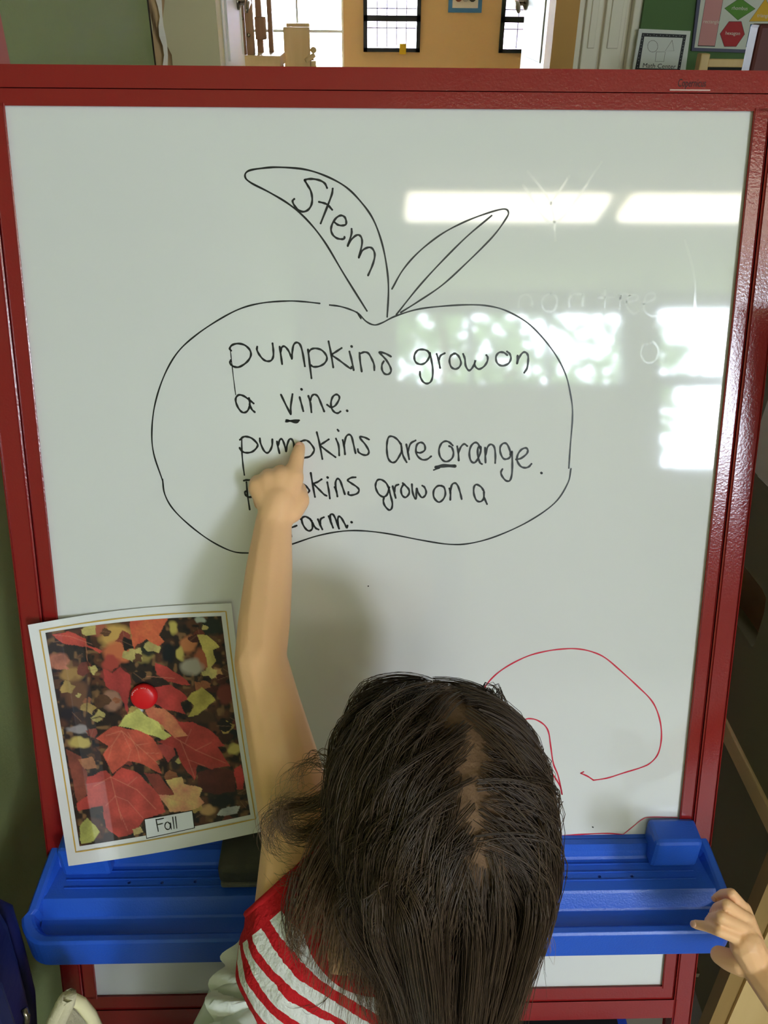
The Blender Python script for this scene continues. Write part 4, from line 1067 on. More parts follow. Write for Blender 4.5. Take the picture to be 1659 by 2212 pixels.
# ------------------------------------------------------------------ bags at the left
M_NAVY = mat('navy_nylon', (26, 30, 92), .55, .4, var=.2, vscale=10, bump=.5, bscale=40)
bag = thing('navy_backpack', (-.41, .44, .0), 'navy blue nylon backpack hanging on the green wall beside the tray', 'backpack')
prf = [(-5, 1938), (25, 1990), (46, 2065), (62, 2130), (74, 2180), (80, 2260), (40, 2330), (-60, 2330), (-60, 1930)]
bp3 = [onY(a, b, .50) for a, b in prf]
prism('bag_body', bp3, (0, -.10, 0), M_NAVY, bag, .012)
prism('front_pocket', [onY(a, b, .395) for a, b in ((-60, 2075), (10, 2110), (40, 2200), (30, 2290), (-60, 2290))], (0, -.03, 0), mat('navy_pocket', (40, 46, 96), .5, .4, var=.15, vscale=12), bag, .008)
tube('shoulder_strap', [onY(-30, 1950, .52), onY(10, 1968, .53), onY(35, 2050, .53), onY(60, 2150, .53), onY(66, 2250, .52)], .009, M_NAVY, bag, 8)
tube('zip_pull', [onY(52, 2180, .395), onY(58, 2195, .392), onY(56, 2214, .392)], .003, M_METAL, bag, 6)
box('hook_plate', (-.452, .47, .62), (.014, .03, .05), M_METAL, bag, None, .002)
tube('hang_loop', [np.array([-.44, .47, .61]), np.array([-.42, .47, .60]), onY(-20, 1955, .47)], .005, M_NAVY, bag, 6)
M_CANV = mat('canvas', (206, 196, 166), .85, .2, var=.08, vscale=20, bump=.6, bscale=200)
tt = thing('canvas_bag', onZ(150, 2212, 0), 'cream canvas tote bag standing beside the easel leg', 'bag')
tcp = onY(152, 2150, .47); TB = np.array([tcp[0] + .01, .47, 0])
pts = [(120, 2195), (135, 2165), (151, 2151), (175, 2165), (195, 2190), (212, 2225), (225, 2300), (230, 2400), (70, 2400), (90, 2290)]
pol = [onY(a, b, .445) for a, b in pts]
for p_ in pol: p_[2] = max(p_[2], .03)
prism('bag_body', pol, (0, -.06, 0), M_CANV, tt, .01)
tube('piping', [onY(a, b, .381) for a, b in ((118, 2205), (134, 2168), (150, 2153), (174, 2167), (196, 2194), (212, 2228))], .0055, mat('canvas_trim', (226, 216, 176), .8, .2), tt, 8)
tube('handle_strap', [onY(a, b, .376) for a, b in ((100, 2240), (122, 2195), (142, 2158), (150, 2150), (146, 2168), (130, 2205), (118, 2240))], .006, M_CANV, tt, 8)
box('bag_base', (np.mean([p[0] for p in pol[6:9]]), .415, .02), (.10, .065, .04), M_CANV, tt, None, .01)

# ------------------------------------------------------------------ people
_b = bmesh.new(); bmesh.ops.create_icosphere(_b, subdivisions=2, radius=1.0)
ICO = np.array([tuple(v.co) for v in _b.verts]); _b.free()
def hull(bm, p0, r0, p1, r1):
    vs = [bm.verts.new(np.array(p) + q * r) for p, r in ((p0, r0), (p1, r1)) for q in ICO]
    bmesh.ops.convex_hull(bm, input=vs)
def ell(bm, c, rr, ax=None, sub=3):
    ax = ax if ax is not None else np.eye(3)
    for v in bmesh.ops.create_icosphere(bm, subdivisions=sub, radius=1.0)['verts']:
        q = np.array(v.co); v.co = Vector(np.array(c) + ax[0] * q[0] * rr[0] + ax[1] * q[1] * rr[1] + ax[2] * q[2] * rr[2])
def remesh(bm, voxel, smooth_it=6, name='tmp'):
    me = bpy.data.meshes.new(name); loose = [v for v in bm.verts if not v.link_faces]
    bmesh.ops.delete(bm, geom=loose, context='VERTS'); bm.to_mesh(me); bm.free()
    o = bpy.data.objects.new(name, me); COL.objects.link(o)
    r = o.modifiers.new('r', 'REMESH'); r.mode = 'VOXEL'; r.voxel_size = voxel
    s = o.modifiers.new('s', 'SMOOTH'); s.factor = .5; s.iterations = smooth_it
    bpy.context.view_layer.update()
    out = bpy.data.meshes.new_from_object(o.evaluated_get(bpy.context.evaluated_depsgraph_get()))
    bpy.data.objects.remove(o); bpy.data.meshes.remove(me); return out
def chain(bm, pts, rs):
    for i in range(len(pts) - 1): hull(bm, pts[i], rs[i], pts[i + 1], rs[i + 1])

girl = thing('person', (-.05, .37, 0), 'small child with long dark hair, red and white striped dress, pointing at the handwriting', 'person')
HD = at(948, 1722, .635)                       # head centre
yaw, tilt = math.radians(14), math.radians(16)
hx_ = np.array([math.cos(yaw), math.sin(yaw), 0]); hy0 = np.array([-math.sin(yaw), math.cos(yaw), 0])
hz_ = math.cos(tilt) * np.array([0, 0, 1.]) - math.sin(tilt) * hy0
hy_ = math.cos(tilt) * hy0 + math.sin(tilt) * np.array([0, 0, 1.])
HA = np.stack([hx_, hy_, hz_])
def HL(x, y, z): return HD + hx_ * x + hy_ * y + hz_ * z
RX, RY, RZ = .0645, .086, .080
bm = bmesh.new()
ell(bm, HD, (RX, RY, RZ), HA)
ell(bm, HL(0, .030, -.045), (.052, .052, .052), HA)
ell(bm, HL(0, .058, -.070), (.024, .020, .018), HA)      # chin
for s in (-1, 1):
    ell(bm, HL(s * .034, .055, -.042), (.022, .022, .022), HA)   # cheek
    ell(bm, HL(s * .069, -.004, -.022), (.006, .013, .020), HA)  # ear
ell(bm, HL(0, .084, -.030), (.008, .011, .010), HA)      # nose
ell(bm, HL(0, .077, -.054), (.013, .006, .005), HA)      # lips
SHL = BN(652, 1795, .205); ELB = BN(563, 1425, .145); WRI = BN(590, 1135, .052)
NB = np.array([.010, .405, .660])
hull(bm, HL(0, -.012, -.06), .034, NB, .036)
SHR = np.array([.058, .396, .600])
torso = [((-.038, .418, .600), .056, (.020, .408, .595), .054), ((-.050, .415, .575), .060, (-.046, .395, .47), .064), ((.008, .405, .575), .058, (-.016, .39, .47), .064),
         ((-.060, .385, .47), .072, (-.070, .365, .37), .074), ((-.020, .385, .47), .072, (-.030, .365, .37), .074), (tuple(NB - np.array([0, 0, .01])), .036, (-.02, .41, .60), .055)]
for a, ra, b, rb in torso: hull(bm, np.array(a), ra, np.array(b), rb)
hull(bm, SHL, .036, np.array([-.052, .420, .605]), .050); hull(bm, SHR, .034, np.array([.03, .408, .60]), .05)
UP = lambda a, b, t: a + (b - a) * t
chain(bm, [SHL, UP(SHL, ELB, .35), UP(SHL, ELB, .75), ELB, UP(ELB, WRI, .28), UP(ELB, WRI, .65), WRI], [.036, .0315, .0265, .0245, .0255, .0235, .0190])
# left hand: back of the hand to the viewer, index finger on the board
HB = BN(604, 1082, .045)
KN = {'i': BN(632, 1032, .034), 'm': BN(609, 1034, .036), 'r': BN(582, 1041, .036), 'p': BN(559, 1054, .036)}
chain(bm, [WRI, UP(WRI, HB, .5), HB], [.0190, .0185, .0175])
for k, r in (('i', .0120), ('m', .0125), ('r', .0120), ('p', .0110)): hull(bm, UP(WRI, HB, .55), .0165, KN[k], r)
chain(bm, [KN['i'], BN(638, 1008, .026), BN(643, 984, .017), BN(647.5, 966, .0062)], [.0108, .0086, .0076, .0062])
for k, dx in (('m', 0), ('r', -1), ('p', -2)):
    q = KN[k]; pp = proj = None
    off = {'m': (606, 1022), 'r': (580, 1030), 'p': (557, 1044)}[k]
    pipj = BN(off[0], off[1], .018)
    chain(bm, [q, pipj, BN(off[0] + 4, off[1] + 26, .008), BN(off[0] + 6, off[1] + 44, .016)], [.0112, .0092, .0080, .0072])
chain(bm, [BN(628, 1105, .045), BN(645, 1082, .036), BN(643, 1058, .020), BN(628, 1050, .014)], [.0125, .0115, .0095, .0078])
# right arm, bent, hand resting on the tray lip
ER, WRr = np.array([.088, .400, .505]), np.array([.078, .462, .462])
chain(bm, [SHR, UP(SHR, ER, .5), ER, UP(ER, WRr, .4), WRr], [.034, .029, .024, .024, .018])
hull(bm, WRr, .017, np.array([.092, .482, .456]), .017)
for k in range(4):
    b0_ = np.array([.078 + .011 * k, .490, .455]); chain(bm, [np.array([.085 + .006 * k, .472, .460]), b0_, b0_ + np.array([0, .018, -.004]), b0_ + np.array([0, .028, -.014])], [.010, .008, .007, .006])
chain(bm, [np.array([.078, .468, .458]), np.array([.066, .482, .450]), np.array([.066, .494, .446])], [.010, .0085, .007])
for s, hx0 in ((-1, -.088), (1, -.012)):
    hp = np.array([hx0, .365, .36]); kn = np.array([hx0 - .002, .372, .205]); an = np.array([hx0, .352, .05])
    chain(bm, [hp, kn, UP(kn, an, .35), an], [.056, .040, .041, .026])
    chain(bm, [an - np.array([0, .008, .022]), np.array([hx0 + s * .004, .43, .022])], [.024, .020])
body = remesh(bm, .0021, 5)
bo_ = put('body', body, M_SKIN, girl, True)
# face details
M_EYE = mat('eye_white', (236, 232, 226), .2, .5); M_IRIS = mat('dark_iris', (46, 28, 18), .2, .5); M_LIP = mat('lip', (186, 96, 90), .4, .4)
for s in (-1, 1):
    bm = bmesh.new(); ell(bm, HL(s * .028, .071, -.012), (.010, .006, .0075), HA, 2); from_bm('eye', bm, M_EYE, girl, True)
    bm = bmesh.new(); ell(bm, HL(s * .028, .0765, -.012), (.0045, .0022, .0048), HA, 2); from_bm('iris', bm, M_IRIS, girl, True)
bm = bmesh.new(); ell(bm, HL(0, .0825, -.054), (.011, .0022, .0035), HA, 2); from_bm('mouth', bm, M_LIP, girl, True)
# fingernail on the pointing finger
bm = bmesh.new(); nc = BN(645.6, 964.5, .0108); ell(bm, nc, (.0042, .0048, .0014), np.stack([np.array([1., 0, 0]), -ED, unit(EN - .35 * ED)]), 2)
from_bm('fingernail', bm, mat('nail', (222, 164, 138), .3, .5), girl, True)

# dress bodice: offset shell of the torso, opened at arms, neck and waist
A0 = np.array([-.052, .365, .37]); A1 = np.array([.005, .408, .66]); AX = unit(A1 - A0)
bm = bmesh.new()
for a, ra, b, rb in torso[:5]: hull(bm, np.array(a), ra + .0055, np.array(b), rb + .0065)
hull(bm, SHL, .036 + .006, np.array([-.052, .420, .605]), .0555); hull(bm, SHR, .040, np.array([.03, .408, .60]), .0555)
bod = remesh(bm, .0024, 6)
b2 = bmesh.new(); b2.from_mesh(bod); bpy.data.meshes.remove(bod)
LAX = unit(ELB - SHL); RAX = unit(ER - SHR)
# armhole plane of the raised arm: runs from the armpit up over the shoulder
q0, q1 = at(549, 1962, .745), at(700, 1826, .70); vr = unit((q0 + q1) / 2 - C); AHN = unit(np.cross(q1 - q0, vr))
if AHN @ (ELB - SHL) < 0: AHN = -AHN
kill = []
def armplane(c_): return (c_ - q0) @ AHN
WAIST = .172; TWIST = .42
for f in b2.faces:
    c_ = np.array(f.calc_center_median()); h = (c_ - A0) @ AX + TWIST * (c_[0] - A0[0])
    armL = armplane(c_) > 0 and c_[0] < .0
    armR = (c_ - SHR) @ RAX > .004 and np.linalg.norm(c_ - SHR) < .06
    neck = np.linalg.norm((c_ - NB) * np.array([1, .9, .8])) < .044
    if h < WAIST or armL or armR or neck: kill.append(f)
bmesh.ops.delete(b2, geom=kill, context='FACES')
for _ in range(12):
    bv = [v for v in b2.verts if v.is_boundary]; new = {}
    for v in bv:
        nb_ = [e.other_vert(v) for e in v.link_edges if e.is_boundary]
        if len(nb_) == 2: new[v] = (v.co + (nb_[0].co + nb_[1].co) * .5) * .5
    for v, c_ in new.items(): v.co = c_
for f in b2.faces: f.smooth = True
def stripe_mat():
    m = bpy.data.materials.new('striped_knit'); m.use_nodes = True; nt = m.node_tree; b = nt.nodes['Principled BSDF']; b.inputs['Roughness'].default_value = .85
    b.inputs['Specular IOR Level'].default_value = .2
    at__ = nt.nodes.new('ShaderNodeAttribute'); at__.attribute_name = 'height'
    no = nt.nodes.new('ShaderNodeTexNoise'); no.inputs['Scale'].default_value = 30
    ma = nt.nodes.new('ShaderNodeMath'); ma.operation = 'MULTIPLY_ADD'; ma.inputs[1].default_value = .004; nt.links.new(no.outputs['Fac'], ma.inputs[0]); nt.links.new(at__.outputs['Fac'], ma.inputs[2])
    dv = nt.nodes.new('ShaderNodeMath'); dv.operation = 'DIVIDE'; dv.inputs[1].default_value = .0265; nt.links.new(ma.outputs[0], dv.inputs[0])
    fr_ = nt.nodes.new('ShaderNodeMath'); fr_.operation = 'FRACT'; nt.links.new(dv.outputs[0], fr_.inputs[0])
    gt = nt.nodes.new('ShaderNodeMath'); gt.operation = 'GREATER_THAN'; gt.inputs[1].default_value = .56; nt.links.new(fr_.outputs[0], gt.inputs[0])
    mx = nt.nodes.new('ShaderNodeMix'); mx.data_type = 'RGBA'; mx.inputs[6].default_value = (*lin((222, 220, 216)), 1); mx.inputs[7].default_value = (*lin((190, 28, 36)), 1)
    ar = nt.nodes.new('ShaderNodeAttribute'); ar.attribute_name = 'redzone'
    g2 = nt.nodes.new('ShaderNodeMath'); g2.operation = 'GREATER_THAN'; g2.inputs[1].default_value = 0.0; nt.links.new(ar.outputs['Fac'], g2.inputs[0])
    mxm = nt.nodes.new('ShaderNodeMath'); mxm.operation = 'MAXIMUM'; nt.links.new(gt.outputs[0], mxm.inputs[0]); nt.links.new(g2.outputs[0], mxm.inputs[1])
    nt.links.new(mxm.outputs[0], mx.inputs[0]); nt.links.new(mx.outputs[2], b.inputs['Base Color'])
    n2_ = nt.nodes.new('ShaderNodeTexNoise'); n2_.inputs['Scale'].default_value = 45; bp_ = nt.nodes.new('ShaderNodeBump'); bp_.inputs['Strength'].default_value = .5; bp_.inputs['Distance'].default_value = .004
    nt.links.new(n2_.outputs['Fac'], bp_.inputs['Height']); nt.links.new(bp_.outputs['Normal'], b.inputs['Normal'])
    return m
M_REDK = mat('red_knit', (188, 30, 36), .9, .2, var=.15, vscale=40, bump=.8, bscale=90)
me = bpy.data.meshes.new('bodice'); b2.to_mesh(me); b2.free()
hs = [float((np.array(v.co) - A0) @ AX + TWIST * (v.co.x - A0[0])) for v in me.vertices]
a_h = me.attributes.new('height', 'FLOAT', 'POINT'); a_h.data.foreach_set('value', hs)
rz_ = [max(.016 + armplane(np.array(v.co)) if v.co.x < 0 else -1, .052 - np.linalg.norm(np.array(v.co) - SHR), .062 - np.linalg.norm(np.array(v.co) - NB)) for v in me.vertices]
a_r = me.attributes.new('redzone', 'FLOAT', 'POINT'); a_r.data.foreach_set('value', [float(x) for x in rz_])
_b3 = bmesh.new(); _b3.from_mesh(me); seen = set(); loops_ = []
for e in _b3.edges:
    if not e.is_boundary or e.index in seen: continue
    lp = [e.verts[0]]; v = e.verts[1]; seen.add(e.index)
    while v is not lp[0] and len(lp) < 5000:
        lp.append(v); nx_ = [q for q in v.link_edges if q.is_boundary and q.index not in seen]
        if not nx_: break
        seen.add(nx_[0].index); v = nx_[0].other_vert(v)
    if len(lp) > 20: loops_.append([np.array(q.co) for q in lp[::3]] + [np.array(lp[0].co)])
_b3.free()
for lp in loops_:
    if np.mean([(p - A0) @ AX for p in lp]) > WAIST + .03: tube('red_binding', lp, .0034, M_REDK, girl, 8)
bodice = put('dress_bodice', me, stripe_mat(), girl, False); bodice['label'] = 'red and white striped sleeveless bodice'
sol = bodice.modifiers.new('s', 'SOLIDIFY'); sol.thickness = .0016; sol.offset = 1
# rolled red binding round the raised arm
LU = unit(np.cross(LAX, np.array([0, 0, 1.]))); LV = np.cross(LAX, LU)
# skirt of ruffled white tulle
def skirt(name, z_top, z_bot, r0, r1, ph, nruf, amp, m):
    V, Fc = [], []; NT, NS = 160, 14
    for j in range(NS + 1):
        t = j / NS; cc = A0 + AX * (WAIST + .008); z = z_top + (z_bot - z_top) * t
        cx_, cy_ = cc[0] - .01 * t, cc[1] - .012 * t
        for i in range(NT):
            a = 2 * math.pi * i / NT; rr = r0 + (r1 - r0) * (t ** .5)
            rf = 1 + amp * (.7 + t * .9) * math.sin(nruf * a + ph + 1.4 * math.sin(3 * a) + 1.2 * t) + .03 * math.sin(7 * a + 9 * t)
            yk = .62 if math.sin(a) > 0 else 1.0
            V.append((cx_ + rr * rf * math.cos(a), cy_ + rr * rf * yk * math.sin(a) * .86, z - TWIST * .62 * rr * math.cos(a) * (1 - t) + .010 * math.sin(nruf * a * .5 + ph * 2 + t * 3) * t))
    for j in range(NS):
        for i in range(NT): a = j * NT + i; b = j * NT + (i + 1) % NT; Fc.append((a, b, b + NT, a + NT))
    return pyd(name, V, Fc, m, girl, True)
def tulle(name, al):
    m = mat(name, (226, 228, 224), .9, .1, bump=.6, bscale=70, alpha=al, var=.04, vscale=30); return m
zw = (A0 + AX * (WAIST + .008))[2]
skirt('skirt_layer', zw + .012, .22, .078, .192, 0, 19, .075, tulle('tulle_outer', .72))
skirt('skirt_layer', zw + .006, .24, .076, .182, 1.3, 17, .065, tulle('tulle_mid', .85))
skirt('skirt_layer', zw, .26, .074, .165, 2.1, 11, .05, tulle('tulle_lining', 1.0))
# ruffled frill where bodice meets skirt
V, Fc = [], []; NT = 220
for j in range(4):
    for i in range(NT):
        a = 2 * math.pi * i / NT; rr = .083 + .011 * j; cc = A0 + AX * (WAIST + .012 - .006 * j)
        rr *= 1 + .035 * math.sin(27 * a + j) + .025 * math.sin(17 * a + 2 * j)
        V.append((cc[0] + rr * math.cos(a), cc[1] + rr * .85 * math.sin(a), cc[2] + .006 * math.sin(23 * a + j * 1.5) - TWIST * .62 * rr * math.cos(a)))
for j in range(3):
    for i in range(NT): a = j * NT + i; b = j * NT + (i + 1) % NT; Fc.append((a, b, b + NT, a + NT))
pyd('waist_frill', V, Fc, tulle('frill', 1.0), girl, True)
for s, hx0 in ((-1, -.088), (1, -.012)):
    bm = bmesh.new(); hull(bm, np.array([hx0, .345, .028]), .028, np.array([hx0 + s * .004, .432, .024]), .024)
    from_bm('shoe', bm, mat('white_shoe_%d' % s, (216, 210, 206), .5, .4), girl, True)

# ---------------------------------------------------------------- hair
rng = np.random.RandomState(11)
HR = np.array([RX, RY, RZ])
def to_l(p): return (HA @ (p - HD))
coll = [(np.array(a), np.array(b), ra + .010, rb + .010) for a, ra, b, rb in torso] + [(SHR, ER, .038, .03), (HL(0, -.012, -.06), NB, .040, .040)]
def push_out(p, layer):
    q = to_l(p); s = HR + layer; d = math.sqrt(((q / s) ** 2).sum())
    if d < 1: q = q / max(d, 1e-6); p = HD + HA.T @ q
    for a, b, ra, rb in coll:
        ab = b - a; t = min(1, max(0, ((p - a) @ ab) / (ab @ ab))); c_ = a + ab * t; r = ra + (rb - ra) * t + layer * .3; v = p - c_; dd = np.linalg.norm(v)
        if dd < r: p = c_ + v / (dd + 1e-9) * r
    return p
WH = np.array([.0, -.74, .67])       # whorl, in unit-sphere head coordinates
def part_x(ny):                         # parting line
    return np.interp(ny, [-.74, -.3, .25, .95], [.02, .10, .26, .22])
def guide(root_n, layer, length, curl=0.0, wob=0.0):
    """root_n: unit-sphere point on the scalp"""
    K = 24; step = length / (K - 1)
    p = HD + HA.T @ (root_n * (HR + .002)); nrm = unit(HA.T @ (root_n / HR))
    px_ = part_x(root_n[1]) + rng.normal() * .05; side = 1 if root_n[0] > px_ else -1
    if root_n[1] > -.70:
        dl = np.array([side * 1.0, -.55 if root_n[1] < .45 else (-.22 if side > 0 else -.75), .1])
    else:
        dl = np.array([(root_n[0] - WH[0]) * 1.3, -.5, -1.0])
    dl = dl + rng.normal(size=3) * .28
    d = HA.T @ dl; d = unit(d - nrm * (d @ nrm)) + nrm * .25; d = unit(d)
    pts = [p]; ph = rng.uniform(0, 6.28); g = np.array([0, 0, -1.0]) + HA.T @ np.array([0, -.25, 0]); axis_xy = HL(0, -.03, -.05)[:2]
    for k in range(1, K):
        t = k / K
        ql = to_l(p); free = math.sqrt(((ql / (HR + .016)) ** 2).sum()) > 1.0
        gw = .55 if free else .10 + .30 * t
        d = unit(d * (1 - gw) + g * gw)
        if p[2] < HD[2]:
            io = axis_xy - p[:2]; dist = np.linalg.norm(io)
            if dist > .068: d = unit(d + (.14 if p[0] > HD[0] - .03 else .22) * np.array([io[0], io[1], 0]) / dist)
        dd = d
        if curl and t > .45:
            a = ph + (t - .45) * 11; dd = unit(d + curl * (t - .3) * np.array([math.cos(a), math.sin(a) * .6, math.sin(a)]))
        q = p + dd * step; q = push_out(q, .0025 + layer * min(1, k / 6))
        if q[2] < HD[2] + .03: q[0] = min(max(q[0], HD[0] - .088 - layer), HD[0] + .072 + layer * .5)
        mv = q - p; d = unit(d * .35 + unit(mv) * .65); p = q; pts.append(p)
    pts = np.array(pts)
    if wob:
        tt_ = np.linspace(0, 1, K)[:, None]; pts = pts + wob * tt_ * np.stack([np.sin(tt_[:, 0] * 9 + ph), np.cos(tt_[:, 0] * 7 + ph), np.zeros(K)], 1)
    return pts
guides, ginfo = [], []
tries = 0
while len(guides) < 640 and tries < 20000:
    tries += 1
    v = rng.normal(size=3); v /= np.linalg.norm(v)
    face = v[1] > .52 and v[2] < .34
    low = v[2] < (-.45 if v[1] < -.1 else -.05)
    if face or low: continue
    left = v[0] < part_x(v[1])
    L0 = rng.uniform(.25, .33) if v[1] < .1 else rng.uniform(.22, .29)
    curl = rng.uniform(.25, .8) if (left and v[1] > -.1 and rng.rand() < .6) else (.15 if rng.rand() < .3 else 0)
    guides.append(guide(v, rng.uniform(.001, .0085), L0, curl, rng.uniform(0, .004))); ginfo.append((v, left, curl, math.exp(-((v[0] - part_x(v[1])) / .22) ** 2)))
guides = np.array(guides)
NC = 17; K = guides.shape[1]
tt_ = np.linspace(0, 1, K)
strands, shade = [], []
for gi, g in enumerate(guides):
    tan = np.gradient(g, axis=0); tan /= np.linalg.norm(tan, axis=1)[:, None] + 1e-9
    ref = np.array([.3, .9, .2]); a = np.cross(tan, ref); a /= np.linalg.norm(a, axis=1)[:, None] + 1e-9; b = np.cross(tan, a)
    for c_ in range(NC):
        r = math.sqrt(rng.rand()); th = rng.uniform(0, 6.28)
        spread = .0095 * (1 - .55 * tt_) + (.006 * rng.rand() * tt_ ** 2)
        fly = (rng.normal(size=3) * .012 * tt_[:, None] ** 2.2) if rng.rand() < .12 else 0
        off = (a * math.cos(th) + b * math.sin(th) * .45) * (r * spread)[:, None]
        cut = rng.uniform(.78, 1.0); idx = np.linspace(0, (K - 1) * cut, K); lo = np.floor(idx).astype(int); hi = np.minimum(lo + 1, K - 1); fr_ = (idx - lo)[:, None]
        s_ = g + off + fly; s_ = s_[lo] * (1 - fr_) + s_[hi] * fr_
        strands.append(s_); shade.append((rng.uniform(.7, 1.35), ginfo[gi][2], ginfo[gi][3]))
# loose curling locks over the left shoulder
def lock(pts, n, spread, jit, sh_):
    base_ = np.array([at(*q) for q in pts]); 
    for k in range(n):
        j_ = base_ + rng.normal(size=base_.shape) * jit * np.linspace(.3, 1.3, len(base_))[:, None] * .5
        cv = np.array(catmull(list(j_ + rng.normal(size=3) * spread), 8)); ix = np.linspace(0, (len(cv) - 1) * rng.uniform(.7, 1), K)
        lo = np.floor(ix).astype(int); hi = np.minimum(lo + 1, len(cv) - 1); f_ = (ix - lo)[:, None]
        strands.append(cv[lo] * (1 - f_) + cv[hi] * f_); shade.append((rng.uniform(.8, 1.5) * sh_, 1.0))
lock([(860, 1560, .60), (790, 1620, .605), (735, 1690, .63), (680, 1735, .655), (620, 1745, .67), (582, 1780, .675), (590, 1830, .675), (650, 1850, .67)], 110, .0035, .006, 1.1)
lock([(880, 1600, .585), (800, 1660, .595), (740, 1740, .63), (690, 1790, .655), (640, 1800, .665), (605, 1770, .665), (620, 1725, .665), (665, 1720, .66)], 90, .004, .007, 1.15)
lock([(850, 1640, .585), (780, 1720, .60), (730, 1800, .64), (690, 1860, .66), (640, 1900, .67), (600, 1885, .675)], 110, .004, .007, 1.0)
for (dx, dy, nn_) in ((0, 0, 120), (28, 30, 140), (58, 90, 150), (92, 140, 160), (128, 185, 160), (165, 190, 160)):
    lock([(850 + dx * .5, 1640, .583), (765 + dx * .9, 1740, .595), (702 + dx, 1830, .628), (664 + dx, 1920, .645), (638 + dx, 2000 + dy * .5, .655), (622 + dx, 2050 + dy, .662)], nn_, .0052, .006, 1.0)
lock([(640, 1900, .64), (628, 1980, .655), (634, 2040, .665), (660, 2075, .67), (690, 2085, .67)], 40, .004, .006, 1.1)
lock([(760, 1650, .62), (720, 1650, .64), (690, 1635, .65), (655, 1650, .66), (640, 1690, .665), (660, 1730, .665)], 14, .003, .006, 1.5)
lock([(750, 1690, .63), (715, 1660, .64), (680, 1650, .655), (640, 1670, .66), (612, 1710, .665), (625, 1760, .665)], 14, .003, .007, 1.5)
lock([(760, 1960, .64), (740, 2060, .655), (720, 2130, .665), (680, 2165, .672), (640, 2160, .675), (610, 2140, .68)], 10, .002, .004, .8)
lock([(1130, 1760, .63), (1165, 1880, .66), (1175, 1990, .69), (1190, 2040, .70), (1188, 2075, .71)], 16, .0018, .003, 2.6)
# stray wisps: loose curls on the left and thin hairs on the right
for k in range(60):
    v = unit(np.array([-rng.uniform(.3, .8), rng.uniform(-.2, .5), rng.uniform(.3, .8)]))
    strands.append(guide(v, rng.uniform(.008, .018), rng.uniform(.15, .23), rng.uniform(.9, 1.7), .008)); shade.append((1.6, 1))
for k in range(60):
    v = unit(np.array([rng.uniform(.4, .9), rng.uniform(-.5, .3), rng.uniform(.1, .7)]))
    strands.append(guide(v, rng.uniform(.009, .015), rng.uniform(.2, .28), .1, .006)); shade.append((1.3, 0))
S = np.array(strands); N = len(S)
tan = np.gradient(S, axis=1); tan /= np.linalg.norm(tan, axis=2)[..., None] + 1e-9
ref = np.array([.31, .2, .93]); a = np.cross(tan, ref); a /= np.linalg.norm(a, axis=2)[..., None] + 1e-9; b = np.cross(tan, a)
rad_s = (.00030 * (1 - .72 * np.linspace(0, 1, K) ** 2.5))[None, :, None] * (np.array([rng.uniform(.7, 1.25) for _ in range(N)])[:, None, None])
ring = np.stack([S + (a * math.cos(q) + b * math.sin(q)) * rad_s for q in (0, 2.094, 4.189)], 2)   # N,K,3,3
verts = ring.reshape(-1, 3)
base = (np.arange(N) * K * 3)[:, None, None] + (np.arange(K - 1) * 3)[None, :, None]
q3 = np.arange(3)[None, None, :]; qn = (q3 + 1) % 3
faces = np.stack([base + q3, base + qn, base + qn + 3, base + q3 + 3], -1).reshape(-1, 4)
hm = bpy.data.meshes.new('hair_strands')
hm.vertices.add(len(verts)); hm.vertices.foreach_set('co', verts.ravel())
hm.loops.add(faces.size); hm.loops.foreach_set('vertex_index', faces.ravel().astype(np.int32))
hm.polygons.add(len(faces)); hm.polygons.foreach_set('loop_start', (np.arange(len(faces)) * 4).astype(np.int32)); hm.polygons.foreach_set('loop_total', np.full(len(faces), 4, np.int32))
hm.update(calc_edges=True); hm.validate()
pt_ = np.array([s[2] if len(s) > 2 else 0 for s in shade]); sh = np.array([s[0] for s in shade]); cu_ = np.array([s[1] for s in shade])
cb, cl_ = np.array(lin((70, 54, 41))), np.array(lin((112, 84, 56)))
mixv = np.clip(.10 + .55 * np.linspace(0, 1, K)[None, :] ** 2 * (.25 + cu_[:, None]) + .10 * (sh[:, None] - 1), 0, 1)[..., None]
hc = (cb * (1 - mixv) + cl_ * mixv) * sh[:, None, None]
hcol = np.ones((N, K, 3, 4)); hcol[..., :3] = hc[:, :, None, :]
ca = hm.color_attributes.new('Col', 'FLOAT_COLOR', 'POINT'); ca.data.foreach_set('color', hcol.ravel())
hair = put('hair', hm, attr_mat('dark_brown_hair', .42, .45), girl, True); hair['kind'] = 'stuff'; hair['label'] = 'long dark brown parted hair'
# scalp cap under the strands
bm = bmesh.new(); bmesh.ops.create_icosphere(bm, subdivisions=5, radius=1.0); dele = []
for v in bm.verts:
    q = np.array(v.co)
    if (q[1] > .40 and q[2] < .40) or q[2] < (-.5 if q[1] < -.1 else -.12): dele.append(v)
    v.co = Vector(HD + HA.T @ (q * (HR + .0022)))
bmesh.ops.delete(bm, geom=dele, context='VERTS')
from_bm('hair_roots', bm, mat('scalp_and_roots', (118, 90, 66), .7, .2, var=.2, vscale=50, bump=.6, bscale=300), girl, True)

